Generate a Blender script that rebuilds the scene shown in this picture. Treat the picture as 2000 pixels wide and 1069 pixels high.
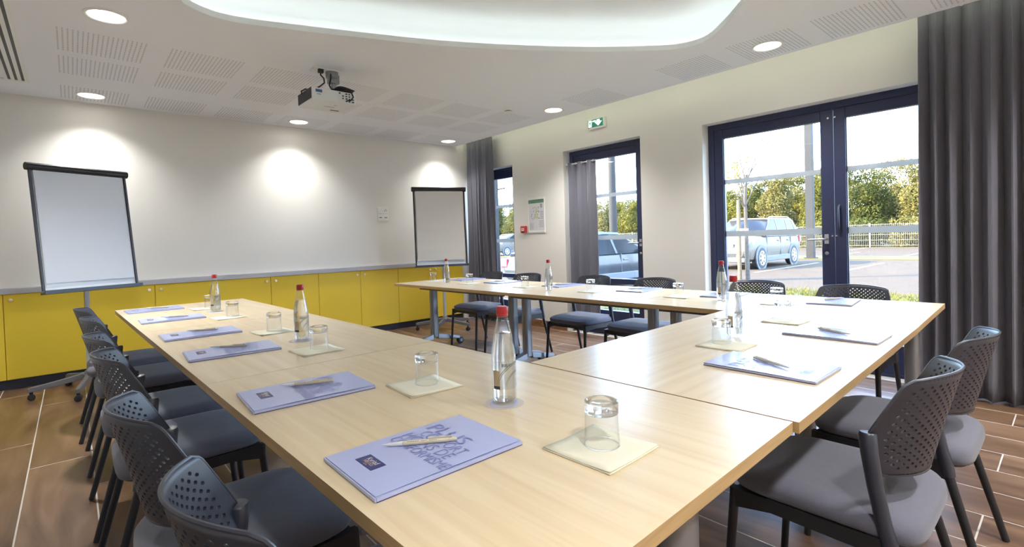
import bpy, bmesh, math, random
import numpy as np
from mathutils import Vector, Matrix
RND = random.Random(11)
PI = math.pi
sc = bpy.context.scene
for o in list(bpy.data.objects): bpy.data.objects.remove(o)
LINK = sc.collection.objects.link

# ---------------------------------------------------------------- camera, sky, sun, exposure
def camera():
    ya, pi_, ro = (math.radians(a) for a in (41.35046932, -1.18151116, -1.78945653))
    f = Vector((math.sin(ya)*math.cos(pi_), math.cos(ya)*math.cos(pi_), math.sin(pi_)))
    r = Vector((math.cos(ya), -math.sin(ya), 0)); u = r.cross(f)
    r, u = r*math.cos(ro)+u*math.sin(ro), u*math.cos(ro)-r*math.sin(ro)
    cd = bpy.data.cameras.new('camera'); co = bpy.data.objects.new('camera', cd); LINK(co)
    m = Matrix.Identity(4)
    for i in range(3):
        m[i][0], m[i][1], m[i][2] = r[i], u[i], -f[i]
    m[2][3] = 1.16
    co.matrix_world = m
    cd.sensor_width = 36; cd.sensor_fit = 'HORIZONTAL'
    cd.lens = 975.737731/2000*36
    cd.shift_y = -(534.5-488.832)/2000
    cd.clip_start = .02; cd.clip_end = 400
    sc.camera = co
camera()

W = bpy.data.worlds.new('sky'); sc.world = W; W.use_nodes = True
def build_sky():
    nt = W.node_tree; nt.nodes.clear(); N = nt.nodes.new; L = nt.links.new
    out = N('ShaderNodeOutputWorld'); bg = N('ShaderNodeBackground'); L(bg.outputs[0], out.inputs[0])
    tc = N('ShaderNodeTexCoord'); sep = N('ShaderNodeSeparateXYZ'); L(tc.outputs['Generated'], sep.inputs[0])
    rp = N('ShaderNodeValToRGB'); L(sep.outputs['Z'], rp.inputs[0])
    e = rp.color_ramp.elements
    e[0].position = 0; e[0].color = (.58, .76, 1.0, 1)
    e[1].position = 1; e[1].color = (.15, .37, 1, 1)
    for p, c in ((.10, (.52, .72, 1, 1)), (.35, (.33, .58, 1, 1))):
        k = e.new(p); k.color = c
    mp = N('ShaderNodeMapping'); mp.inputs['Scale'].default_value = (1.6, 1.6, 5); L(tc.outputs['Generated'], mp.inputs[0])
    nz = N('ShaderNodeTexNoise'); nz.inputs['Scale'].default_value = 2.2; nz.inputs['Detail'].default_value = 6; L(mp.outputs[0], nz.inputs[0])
    cr = N('ShaderNodeValToRGB'); L(nz.outputs[0], cr.inputs[0])
    cr.color_ramp.elements[0].position = .46; cr.color_ramp.elements[1].position = .70
    mx = N('ShaderNodeMix'); mx.data_type = 'RGBA'; L(cr.outputs[0], mx.inputs[0]); L(rp.outputs[0], mx.inputs[6]); mx.inputs[7].default_value = (.78, .88, 1, 1)
    L(mx.outputs[2], bg.inputs[0]); bg.inputs[1].default_value = 9.0
build_sky()

def lamp(name, kind, loc, energy, color=(1, 1, 1), **kw):
    d = bpy.data.lights.new(name, kind); d.energy = energy; d.color = color
    for k, v in kw.items(): setattr(d, k, v)
    o = bpy.data.objects.new(name, d); LINK(o); o.location = loc
    return o
sun = lamp('sun', 'SUN', (20, 30, 30), 19, (1, .82, .56), angle=math.radians(.6))
sun.rotation_euler = Vector((-.62, .62, .48)).to_track_quat('Z', 'Y').to_euler()

sc.view_settings.view_transform = 'Standard'; sc.view_settings.look = 'None'
sc.view_settings.gamma = 1; sc.view_settings.use_curve_mapping = False
sc.view_settings.exposure = 1.2
DOWN_W, COVE_E, SLOT_E = 106, 1.7, 3.6
WARM = (1, .98, .94)
sc.cycles.max_bounces = 10; sc.cycles.transmission_bounces = 10; sc.cycles.transparent_max_bounces = 24
sc.cycles.sample_clamp_indirect = 6

# ---------------------------------------------------------------- helpers
class MB:
    """collects shapes and links them as ONE mesh object"""
    def __init__(s): s.v = []; s.f = []; s.m = []
    def add(s, v, f, mi=0, M=None):
        b = len(s.v)
        s.v += [tuple(M @ Vector(p)) if M is not None else tuple(p) for p in v]
        s.f += [[b+i for i in q] for q in f]; s.m += [mi]*len(f); return s
    def bb(s, x0, x1, y0, y1, z0, z1, mi=0, M=None):
        return s.add([(x0,y0,z0),(x1,y0,z0),(x1,y1,z0),(x0,y1,z0),(x0,y0,z1),(x1,y0,z1),(x1,y1,z1),(x0,y1,z1)],
                     [(3,2,1,0),(4,5,6,7),(0,1,5,4),(1,2,6,5),(2,3,7,6),(3,0,4,7)], mi, M)
    def tube(s, pts, r, n=10, mi=0, caps=True, M=None):
        pts = [Vector(p) for p in pts]; k = len(pts)
        rs = r if isinstance(r, (list, tuple)) else [r]*k
        t0 = (pts[1]-pts[0]).normalized()
        a = t0.orthogonal().normalized(); v = []; f = []
        for i, p in enumerate(pts):
            t = (pts[min(i+1,k-1)]-pts[max(i-1,0)]).normalized()
            a = (a - t*a.dot(t)).normalized(); b = t.cross(a)
            for j in range(n):
                w = 2*PI*j/n; v.append(p+(a*math.cos(w)+b*math.sin(w))*rs[i])
        for i in range(k-1):
            for j in range(n):
                f.append((i*n+j, i*n+(j+1)%n, (i+1)*n+(j+1)%n, (i+1)*n+j))
        if caps: f.append(list(range(n))[::-1]); f.append([(k-1)*n+j for j in range(n)])
        return s.add(v, f, mi, M)
    def lathe(s, prof, n=32, mi=0, M=None, ends=True):
        v = []; f = []; k = len(prof)
        for r, z in prof:
            for j in range(n): w = 2*PI*j/n; v.append((r*math.cos(w), r*math.sin(w), z))
        for i in range(k-1):
            for j in range(n): f.append((i*n+j, i*n+(j+1)%n, (i+1)*n+(j+1)%n, (i+1)*n+j))
        if ends: f.append(list(range(n))[::-1]); f.append([(k-1)*n+j for j in range(n)])
        return s.add(v, f, mi, M)
    def prism(s, poly, z0, z1, mi=0, M=None):
        n = len(poly)
        return s.add([(x,y,z0) for x,y in poly]+[(x,y,z1) for x,y in poly],
                     [list(range(n))[::-1], list(range(n,2*n))]+[(i,(i+1)%n,n+(i+1)%n,n+i) for i in range(n)], mi, M)
    def loft(s, rings, mi=0, M=None, closed=True, ends=True):
        n = len(rings[0]); v = [p for r in rings for p in r]; f = []
        for i in range(len(rings)-1):
            for j in range(n if closed else n-1): f.append((i*n+j, i*n+(j+1)%n, (i+1)*n+(j+1)%n, (i+1)*n+j))
        if ends: f.append(list(range(n))[::-1]); f.append([(len(rings)-1)*n+j for j in range(n)])
        return s.add(v, f, mi, M)
    def obj(s, name, mats, parent=None, smooth=None, bevel=0, loc=None, rz=0, recalc=True):
        me = bpy.data.meshes.new(name); me.from_pydata(s.v, [], s.f)
        mats = mats if isinstance(mats, (list, tuple)) else [mats]
        for m in mats: me.materials.append(m)
        if len(mats) > 1: me.polygons.foreach_set('material_index', s.m)
        if recalc:
            bm = bmesh.new(); bm.from_mesh(me); bmesh.ops.recalc_face_normals(bm, faces=bm.faces); bm.to_mesh(me); bm.free()
        if smooth:
            me.polygons.foreach_set('use_smooth', [True]*len(me.polygons)); me.set_sharp_from_angle(angle=math.radians(smooth))
        me.update()
        o = bpy.data.objects.new(name, me); LINK(o); o.parent = parent
        if loc: o.location = loc
        o.rotation_euler.z = rz
        if bevel:
            b = o.modifiers.new('bevel', 'BEVEL'); b.width = bevel; b.segments = 2; b.limit_method = 'ANGLE'
        return o
def tag(o, label=None, cat=None, group=None, kind=None):
    if label: o['label'] = label
    if cat: o['category'] = cat
    if group: o['group'] = group
    if kind: o['kind'] = kind
    return o
def thing(name, label, cat, loc=(0,0,0), rz=0, group=None, kind=None):
    o = bpy.data.objects.new(name, None); LINK(o); o.location = loc; o.rotation_euler = (0,0,rz)
    o.empty_display_size = .1
    return tag(o, label, cat, group, kind)
KIDS = {}
def dup(root, loc, rz, label=None, group=None):
    def cp(o, parent):
        c = o.copy(); LINK(c); c.parent = parent
        for ch in kids[o.name]: cp(ch, c)
        return c
    kids = {}
    def scan(o):
        kids[o.name] = list(o.children)
        for ch in kids[o.name]: scan(ch)
    if root.name not in KIDS: scan(root); KIDS[root.name] = kids
    kids = KIDS[root.name]
    r = cp(root, None); r.location = loc; r.rotation_euler = (0,0,rz)
    if label: r['label'] = label
    if group: r['group'] = group
    return r
def inst(me_obj, name, parent, loc, rz=0, sx=1, sy=1, sz=1):     # another object on the same mesh
    c = bpy.data.objects.new(name, me_obj.data); LINK(c); c.parent = parent; c.location = loc
    c.rotation_euler.z = rz; c.scale = (sx, sy, sz); return c
TXT = {}
def text(name, body, size, m, parent, loc, rz=0, sx=1.0, rot=None, align='CENTER', width=None):
    key = (body, size, m.name, align)
    if key not in TXT:
        c = bpy.data.curves.new('t', 'FONT'); c.body = body; c.size = size; c.align_x = align; c.align_y = 'CENTER'; c.resolution_u = 3
        t = bpy.data.objects.new('t', c); LINK(t)
        bpy.context.view_layer.update(); dg = bpy.context.evaluated_depsgraph_get()
        me = bpy.data.meshes.new_from_object(t.evaluated_get(dg)); me.materials.clear(); me.materials.append(m)
        bpy.data.objects.remove(t); TXT[key] = me
    o = bpy.data.objects.new(name, TXT[key]); LINK(o); o.parent = parent; o.location = loc
    o.rotation_euler = rot if rot else (0, 0, rz)
    if width: xs = [v.co.x for v in o.data.vertices]; sx = width/(max(xs)-min(xs))
    o.scale = (sx, 1, 1)
    return o

# ---------------------------------------------------------------- materials
def newmat(name):
    m = bpy.data.materials.new(name); m.use_nodes = True
    return m, m.node_tree, m.node_tree.nodes['Principled BSDF']
def mat(name, c, rough=.5, metal=0, spec=.5, var=0, scale=20, bump=0, bscale=200, emit=0, coat=0, sheen=0):
    m, nt, b = newmat(name); N = nt.nodes.new; L = nt.links.new
    c4 = (*c, 1)
    b.inputs['Base Color'].default_value = c4; b.inputs['Roughness'].default_value = rough
    b.inputs['Metallic'].default_value = metal; b.inputs['Specular IOR Level'].default_value = spec
    b.inputs['Coat Weight'].default_value = coat; b.inputs['Sheen Weight'].default_value = sheen
    if emit: b.inputs['Emission Color'].default_value = c4; b.inputs['Emission Strength'].default_value = emit
    if var or bump:
        tc = N('ShaderNodeTexCoord')
    if var:
        nz = N('ShaderNodeTexNoise'); nz.inputs['Scale'].default_value = scale; nz.inputs['Detail'].default_value = 5; L(tc.outputs['Object'], nz.inputs[0])
        mx = N('ShaderNodeMix'); mx.data_type = 'RGBA'; L(nz.outputs[0], mx.inputs[0])
        mx.inputs[6].default_value = tuple(max(0, x*(1-var)) for x in c)+(1,); mx.inputs[7].default_value = tuple(min(1, x*(1+var)) for x in c)+(1,)
        L(mx.outputs[2], b.inputs['Base Color'])
    if bump:
        nb = N('ShaderNodeTexNoise'); nb.inputs['Scale'].default_value = bscale; nb.inputs['Detail'].default_value = 3; L(tc.outputs['Object'], nb.inputs[0])
        bp = N('ShaderNodeBump'); bp.inputs['Strength'].default_value = bump; bp.inputs['Distance'].default_value = .002; L(nb.outputs[0], bp.inputs['Height']); L(bp.outputs[0], b.inputs['Normal'])
    return m
def woodmat(name, c1, c2, c3, scl, rough, detail=6, spec=.5, ridge=0, rnd=.12, dist=1.2, coat=0):
    m, nt, b = newmat(name); N = nt.nodes.new; L = nt.links.new
    tc = N('ShaderNodeTexCoord'); oi = N('ShaderNodeObjectInfo')
    mul = N('ShaderNodeMath'); mul.operation = 'MULTIPLY'; mul.inputs[1].default_value = 37; L(oi.outputs['Random'], mul.inputs[0])
    ad = N('ShaderNodeVectorMath'); ad.operation = 'ADD'; L(tc.outputs['Object'], ad.inputs[0]); L(mul.outputs[0], ad.inputs[1])
    mp = N('ShaderNodeMapping'); mp.inputs['Scale'].default_value = scl; L(ad.outputs[0], mp.inputs[0])
    nz = N('ShaderNodeTexNoise'); nz.inputs['Scale'].default_value = 1; nz.inputs['Detail'].default_value = detail; nz.inputs['Distortion'].default_value = dist; L(mp.outputs[0], nz.inputs[0])
    cr = N('ShaderNodeValToRGB'); L(nz.outputs[0], cr.inputs[0]); e = cr.color_ramp.elements
    e[0].position = .30; e[0].color = (*c1, 1); e[1].position = .70; e[1].color = (*c3, 1); k = e.new(.5); k.color = (*c2, 1)
    hs = N('ShaderNodeHueSaturation'); L(cr.outputs[0], hs.inputs['Color'])
    mr = N('ShaderNodeMapRange'); L(oi.outputs['Random'], mr.inputs[0]); mr.inputs[3].default_value = 1-rnd; mr.inputs[4].default_value = 1+rnd
    L(mr.outputs[0], hs.inputs['Value']); L(hs.outputs[0], b.inputs['Base Color'])
    b.inputs['Roughness'].default_value = rough; b.inputs['Specular IOR Level'].default_value = spec
    if ridge:
        bp = N('ShaderNodeBump'); bp.inputs['Strength'].default_value = ridge; bp.inputs['Distance'].default_value = .003; L(nz.outputs[0], bp.inputs['Height']); L(bp.outputs[0], b.inputs['Normal'])
    if coat: b.inputs['Coat Weight'].default_value = coat; b.inputs['Coat Roughness'].default_value = .26
    return m
def glassmat(name, ior=1.45, tint=(1,1,1), mixt=.35, rough=0):
    m = bpy.data.materials.new(name); m.use_nodes = True; nt = m.node_tree; nt.nodes.clear(); N = nt.nodes.new; L = nt.links.new
    out = N('ShaderNodeOutputMaterial'); g = N('ShaderNodeBsdfGlass'); g.inputs['IOR'].default_value = ior; g.inputs['Color'].default_value = (*tint, 1); g.inputs['Roughness'].default_value = rough
    t = N('ShaderNodeBsdfTransparent'); t.inputs[0].default_value = (*tint, 1)
    mx = N('ShaderNodeMixShader'); mx.inputs[0].default_value = mixt; L(g.outputs[0], mx.inputs[1]); L(t.outputs[0], mx.inputs[2]); L(mx.outputs[0], out.inputs[0])
    return m
def panemat(name, tint, refl=1.0, white=0.0, wcol=(.8,.8,.8)):
    m = bpy.data.materials.new(name); m.use_nodes = True; nt = m.node_tree; nt.nodes.clear(); N = nt.nodes.new; L = nt.links.new
    out = N('ShaderNodeOutputMaterial'); t = N('ShaderNodeBsdfTransparent'); t.inputs[0].default_value = (*tint, 1)
    g = N('ShaderNodeBsdfGlossy'); g.inputs['Roughness'].default_value = .01
    fr = N('ShaderNodeFresnel'); gm = N('ShaderNodeNewGeometry'); mr = N('ShaderNodeMapRange')
    mr.inputs[3].default_value = 1.45; mr.inputs[4].default_value = 1/1.45; L(gm.outputs['Backfacing'], mr.inputs[0]); L(mr.outputs[0], fr.inputs[0])   # same reflectance on the way in and out
    ml = N('ShaderNodeMath'); ml.operation = 'MULTIPLY'; ml.inputs[1].default_value = refl; L(fr.outputs[0], ml.inputs[0])
    mx = N('ShaderNodeMixShader'); L(ml.outputs[0], mx.inputs[0]); L(t.outputs[0], mx.inputs[1]); L(g.outputs[0], mx.inputs[2])
    last = mx
    if white:
        d = N('ShaderNodeBsdfDiffuse'); d.inputs[0].default_value = (*wcol, 1); tr = N('ShaderNodeBsdfTranslucent'); tr.inputs[0].default_value = (*wcol, 1)
        m2 = N('ShaderNodeMixShader'); m2.inputs[0].default_value = .55; L(d.outputs[0], m2.inputs[1]); L(tr.outputs[0], m2.inputs[2])
        m3 = N('ShaderNodeMixShader'); m3.inputs[0].default_value = white; L(mx.outputs[0], m3.inputs[1]); L(m2.outputs[0], m3.inputs[2]); last = m3
    L(last.outputs[0], out.inputs[0]); return m
def leafmat(name, a, b_, tr=.35):
    m, nt, b = newmat(name); N = nt.nodes.new; L = nt.links.new
    tc = N('ShaderNodeTexCoord'); nz = N('ShaderNodeTexNoise'); nz.inputs['Scale'].default_value = 1.3; nz.inputs['Detail'].default_value = 8; L(tc.outputs['Object'], nz.inputs[0])
    cr = N('ShaderNodeValToRGB'); L(nz.outputs[0], cr.inputs[0]); cr.color_ramp.elements[0].position = .35; cr.color_ramp.elements[1].position = .66
    cr.color_ramp.elements[0].color = (*a, 1); cr.color_ramp.elements[1].color = (*b_, 1)
    L(cr.outputs[0], b.inputs['Base Color']); b.inputs['Roughness'].default_value = .8; b.inputs['Specular IOR Level'].default_value = .08
    t = N('ShaderNodeBsdfTranslucent'); L(cr.outputs[0], t.inputs[0]); mx = N('ShaderNodeMixShader'); mx.inputs[0].default_value = tr
    out = nt.nodes['Material Output']; L(b.outputs[0], mx.inputs[1]); L(t.outputs[0], mx.inputs[2]); L(mx.outputs[0], out.inputs[0])
    return m

M_wall = mat('wall_paint', (.80,.785,.75), .85, spec=.2, bump=.05, bscale=300)
M_ceil = mat('ceiling_paint', (.89,.91,.96), .9, spec=.15)
M_white = mat('white_lacquer', (.86,.86,.84), .4)
M_cove = mat('cove_white', (.86,.90,.91), .8, spec=.2)
M_hole = mat('perforation_shadow_cavity', (.38,.38,.39), .9, spec=0)
M_grout = mat('grout', (.60,.56,.50), .9, var=.1)
M_tile = woodmat('wood_look_tile', (.095,.050,.029), (.17,.098,.058), (.245,.15,.094), (9,1.5,9), .30, ridge=.06, rnd=.12, dist=.9)
M_skirt = woodmat('wood_look_skirting', (.15,.068,.034), (.24,.118,.06), (.33,.18,.10), (14,3,14), .35)
M_table = woodmat('maple_laminate', (.74,.58,.355), (.795,.645,.415), (.85,.71,.48), (34,1.6,34), .34, detail=8, spec=.6, rnd=.015, dist=.6, coat=.45)
M_edge = woodmat('oak_edging', (.50,.33,.15), (.56,.38,.18), (.62,.43,.21), (5,3,90), .4, rnd=.02)
M_alu = mat('grey_coated_metal', (.30,.31,.335), .32, metal=.65)
M_postgrey = mat('light_grey_post', (.50,.53,.60), .35, metal=.3)
M_greybeam = mat('grey_beam', (.15,.15,.16), .5, metal=.2)
M_blackpl = mat('black_plastic', (.02,.02,.024), .45)
M_anth = mat('anthracite_plastic', (.018,.024,.046), .40, spec=1.0, bump=.03, bscale=900)
M_blackmetal = mat('black_powder_coat', (.018,.019,.024), .42)
M_fabric = mat('grey_seat_fabric', (.150,.153,.198), .9, spec=.15, var=.08, scale=60, bump=.35, bscale=700, sheen=.25)
M_yellow = mat('yellow_lacquer', (.92,.65,.055), .48, spec=.35)
M_counter = mat('grey_ledge', (.46,.46,.50), .55)
M_knob = mat('beech_knob', (.80,.70,.56), .45)
M_plinth = mat('plinth_navy', (.028,.033,.055), .5)
M_frame = mat('window_frame_navy', (.024,.031,.080), .42, spec=.45)
M_steel = mat('brushed_steel', (.55,.56,.60), .25, metal=1)
M_glass = panemat('window_glass', (.965,.985,.98))
M_frost = panemat('frosted_film', (.95,.95,.95), .3, .90, (.38,.35,.31))
M_curtain = mat('curtain_grey', (.165,.165,.200), .95, spec=.1, var=.12, scale=90, bump=.4, bscale=420, sheen=.2)
M_paper = mat('flip_chart_paper', (.76,.81,.90), .7, spec=.2)
M_paper2 = mat('recycled_chart_paper', (.72,.69,.64), .75, spec=.2)
M_board = mat('whiteboard', (.84,.86,.88), .25)
M_charblue = mat('charcoal_blue_trim', (.045,.055,.085), .4)
M_black = mat('black_trim', (.016,.016,.018), .4)
M_clear = glassmat('clear_glass', 1.47, (1,1,1), .22)
M_thin = panemat('thin_glass', (.985,.99,.99), 1.15)
M_bottle = M_thin
M_water = glassmat('water', 1.33, (1,1,1), .30)
M_red = mat('red_cap', (.42,.018,.022), .38)
M_label = panemat('bottle_label_film', (.95,.96,.97), .3, .22, (.62,.66,.66))
M_labink = mat('label_grey_ink', (.14,.16,.16), .6)
M_gold = mat('label_tan', (.50,.40,.25), .5)
M_dark = mat('label_dark_band', (.05,.045,.04), .5)
M_folder = mat('periwinkle_folder', (.49,.55,.87), .24, spec=.5)
M_foldin = mat('folder_inside_edge', (.55,.60,.88), .5)
M_navy = mat('navy_print', (.035,.045,.20), .35)
M_emb = mat('embossed_print', (.22,.26,.57), .35)
M_wprint = mat('white_print', (.92,.90,.86), .5)
M_oprint = mat('apricot_print', (.85,.55,.33), .5)
M_pen = mat('beige_pen_barrel', (.74,.67,.52), .35)
M_pentip = mat('pale_pen_tip', (.80,.82,.84), .3)
M_penink = mat('pen_grey_print', (.22,.19,.15), .5)
M_napkin = mat('cream_napkin', (.88,.85,.70), .9, spec=.1, bump=.25, bscale=350)
M_coaster = panemat('coaster_film', (.99,.99,1), .3, .45, (.95,.95,.98))
M_coastblue = mat('coaster_blue_print', (.42,.50,.80), .5)
M_lampglow = mat('downlight_diffuser', (1,.95,.86), .5, emit=5)
M_led = mat('led_strip', (.97,1,.97), .5, emit=COVE_E)
M_led2 = mat('led_strip_slot', (.98,1,.74), .5, emit=SLOT_E)
M_green = mat('exit_sign_green', (.012,.17,.105), .35, emit=.25)
M_exitw = mat('exit_sign_white', (.9,1,.95), .4, emit=.75)
M_redbox = mat('call_point_red', (.52,.035,.03), .4)
M_plangreen = mat('plan_header_green', (.10,.24,.15), .5)
M_planpaper = mat('plan_paper', (.72,.73,.77), .6)
M_planink = mat('plan_ink', (.36,.38,.42), .6)
M_planyel = mat('plan_yellow_green', (.62,.66,.38), .6)
M_proj = mat('projector_white', (.74,.77,.78), .45)
M_blueprint = mat('blue_sticker', (.05,.12,.35), .4)
M_cable = mat('black_cable', (.014,.014,.016), .5)

# ---------------------------------------------------------------- room shell
XL, YF, YB, XR, ZC, XS = -1.02, -2.2, 6.1, 4.62, 2.56, 4.29
def sbox(name, b, m, label, cat=None, parent=None):
    o = MB().bb(*b).obj(name, m, parent)
    return tag(o, label, cat, kind='structure')
# floor: grout bed with wood-look planks laid on it
floor = tag(MB().bb(XL, XR+.3, YF, YB+.4, -.12, -.0004).obj('floor', M_grout), 'wood-look brown plank tile floor with pale grout joints', 'floor', kind='structure')
tm = None
PW, PL = .265, 1.5
k0 = int((XL-.045)//PW)
for k in range(k0, 18):
    x0 = .045+k*PW
    xa, xb = max(x0+.003, XL), min(x0+PW-.003, XR)
    if xb-xa < .02: continue
    off = (3.26-.5*k) % PL
    y = off-PL*3
    while y < YB+.05:
        ya, yb = max(y+.003, YF), min(y+PL-.003, YB+.02)
        if yb-ya > .03:
            full = xb-xa > PW-.008 and yb-ya > PL-.008
            if full and tm is not None:
                inst(tm, 'tile', floor, ((xa+xb)/2, (ya+yb)/2, 0))
            else:
                w, l = (xb-xa)/2, (yb-ya)/2
                t = MB().bb(-w, w, -l, l, -.008, .0).obj('tile', M_tile, floor, loc=((xa+xb)/2, (ya+yb)/2, 0))
                if full: tm = t
        y += PL

wb = MB()
wb.bb(XL-.3, XR+.3, YB, YB+.7, .877, 2.95).bb(XL-.3, XR+.3, YB+.42, YB+.7, -.1, .877).bb(4.373, XR+.3, YB, YB+.42, -.1, .877)
tag(wb.obj('wall_back', M_wall), 'off-white back wall washed by downlights above yellow cupboards', 'wall', kind='structure')
sbox('wall_left', (XL-.3, XL, YF, YB+.42, -.1, 2.95), M_wall, 'off-white left side wall of the meeting room', 'wall')
sbox('wall_front', (XL-.3, XR+.3, YF-.3, YF, -.1, 2.95), M_wall, 'off-white wall behind the camera position', 'wall')
OPEN = [(5.19, 6.04, 2.20), (3.115, 4.235, 2.235), (.27, 2.41, 2.215)]
wr = MB(); XO = XR+.30
ys = [YF, .27, 2.41, 3.115, 4.235, 5.19, 6.04, YB]
for a, b in ((YF,.27),(2.41,3.115),(4.235,5.19),(6.04,YB+.1)): wr.bb(XR, XO, a, b, -.1, 2.95)
for a, b, h in OPEN: wr.bb(XR, XO, a, b, h, 2.95)
tag(wr.obj('wall_right', M_wall), 'off-white window wall with three recessed glazed openings', 'wall', kind='structure')
# skirting tiles on the window wall
sk = thing('baseboard_right', 'brown wood-look tile skirting along the window wall', 'skirting', (XR, 0, 0), kind='structure')
for a, b in ((YF,.26),(2.42,3.105),(4.245,5.18)):
    y = a
    while y < b-.02:
        e = min(y+.45, b)
        MB().bb(-.012, 0, y+.001, e-.002, .0, .09).obj('tile', M_skirt, sk); y += .45

# ceiling with recess, perforated fields
COVE = [(.47,3.20),(.52,3.34),(.64,3.425),(.78,3.445),(1.0,3.39),(1.5,3.21),(2.0,3.01),(2.5,2.745),(2.98,2.435),(3.27,2.20),(3.45,2.03),(3.515,1.89),(3.49,1.75),(3.34,1.56),(3.10,1.31),
        (2.75,.92),(2.35,.55),(1.9,.28),(1.45,.20),(1.0,.36),(.5,.72),(.1,1.12),(-.12,1.5),(-.17,1.9),(-.02,2.35),(.22,2.80)]
def smooth_closed(p, sub=4):
    n = len(p); out = []
    for i in range(n):
        p0, p1, p2, p3 = (Vector(p[(i+j-1) % n]) for j in range(4))
        for s in range(sub):
            t = s/sub
            out.append(.5*((2*p1)+(-p0+p2)*t+(2*p0-5*p1+4*p2-p3)*t*t+(-p0+3*p1-3*p2+p3)*t**3))
    return out
CV = smooth_closed(COVE)
def offset(c, d):
    n = len(c); out = []
    for i in range(n):
        t = (c[(i+1) % n]-c[i-1]).normalized(); out.append(c[i]+Vector((-t.y, t.x))*d)   # curve runs clockwise: +d is outward
    return out
def ceiling():
    bm = bmesh.new()
    outer = [(XL,YF),(XS,YF),(XS,YB),(XL,YB)]
    def loop(pts, z):
        vs = [bm.verts.new((x,y,z)) for x,y in pts]
        return vs, [bm.edges.new((vs[i], vs[(i+1) % len(vs)])) for i in range(len(vs))]
    vo, eo = loop(outer, ZC); vi, ei = loop(CV, ZC)
    bmesh.ops.triangle_fill(bm, use_beauty=True, use_dissolve=False, edges=eo+ei)
    # slot edge and recess lip go up from the lower face
    top = [bm.verts.new((x,y,ZC+.05)) for x,y in outer]
    for i in range(4): bm.faces.new((vo[i], vo[(i+1) % 4], top[(i+1) % 4], top[i]))
    me = bpy.data.meshes.new('ceiling'); bm.to_mesh(me); bm.free(); me.materials.append(M_ceil)
    o = bpy.data.objects.new('ceiling', me); LINK(o)
    tag(o, 'white plaster ceiling with perforated fields and a lit rounded recess', 'ceiling', kind='structure')
    n = len(CV); lip = MB(); C1 = offset(CV, .0)
    r = [[(p.x,p.y,ZC-.002) for p in offset(CV,-.004)], [(p.x,p.y,ZC+.035) for p in offset(CV,-.004)], [(p.x,p.y,ZC+.035) for p in offset(CV,.16)], [(p.x,p.y,ZC-.0) for p in offset(CV,.008)]]
    v = [p for q in r for p in q]
    f = [(a*n+i, a*n+(i+1) % n, ((a+1) % 4)*n+(i+1) % n, ((a+1) % 4)*n+i) for a in (0,1,3) for i in range(n)]
    MB().add(v, f).obj('recess_lip', M_cove, o)
    dome = MB(); rr = [[(p.x,p.y,z) for p in offset(CV,d)] for d, z in ((.16,ZC+.035),(.17,ZC+.16),(.13,ZC+.215),(.05,ZC+.235))]
    dome.loft(rr, ends=False); dome.f.append([3*n+i for i in range(n)]); dome.m.append(0)
    dome.obj('recess_dome', M_cove, o, smooth=60)
    led = MB(); led.loft([[(p.x,p.y,ZC+.037) for p in offset(CV,.085)], [(p.x,p.y,ZC+.052) for p in offset(CV,.085)], [(p.x,p.y,ZC+.052) for p in offset(CV,.11)]], ends=False)
    led.obj('led_strip', M_led, o)
    MB().bb(XS-.012, XS-.002, YF, YB-.02, ZC+.052, ZC+.07).obj('led_strip', M_led2, o)
    MB().bb(XL-.3, XR+.3, YF-.3, YB+.7, ZC+.26, ZC+.40).obj('ceiling_slab', M_cove, o)
    return o
ceil = ceiling()
# perforated fields
hx = [(math.cos(PI/3*i), math.sin(PI/3*i)) for i in range(6)]
def field(x0, x1, y0, y1, nx, ny):
    mb = MB()
    for i in range(nx):
        for j in range(ny):
            x = x0+(x1-x0)*i/(nx-1); y = y0+(y1-y0)*j/(ny-1)
            mb.add([(x+.0053*a, y+.0053*b, ZC-.0006) for a, b in hx], [(5,4,3,2,1,0)])
    o = mb.obj('perforation_field', M_hole, ceil, recalc=False); tag(o, kind='stuff')
for i in range(7):
    x0 = -.02+.598*i; x1 = x0+.45
    for (y0, y1) in ((4.16,4.60),(4.745,5.18),(5.57,6.0)):
        if i == 6 and y0 > 5: pass
        field(x0, x1, y0, y1, 19, 18)
for (y0, y1) in ((2.985,3.44),(1.93,2.36),(1.325,1.755),(.755,1.18),(.15,.60)): field(3.765, 4.22, y0, y1, 19, 18)
# linear air diffuser
df = thing('linear_air_diffuser', 'white three-slot linear air diffuser with dark slots at upper left of ceiling', 'air vent', (0,0,ZC))
b = MB()
for x in (-.400,-.352,-.3125,-.273,-.2335): b.bb(x, x+.022 if x > -.39 else x+.03, 3.2, 5.60, -.005, .02)
b.bb(-.40,-.21,5.59,5.63,-.005,.02).obj('frame', M_white, df)
for x in (-.330,-.2905,-.251):
    MB().bb(x, x+.0175, 3.2, 5.59, -.0022, -.001).obj('slot', M_black, df)

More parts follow.
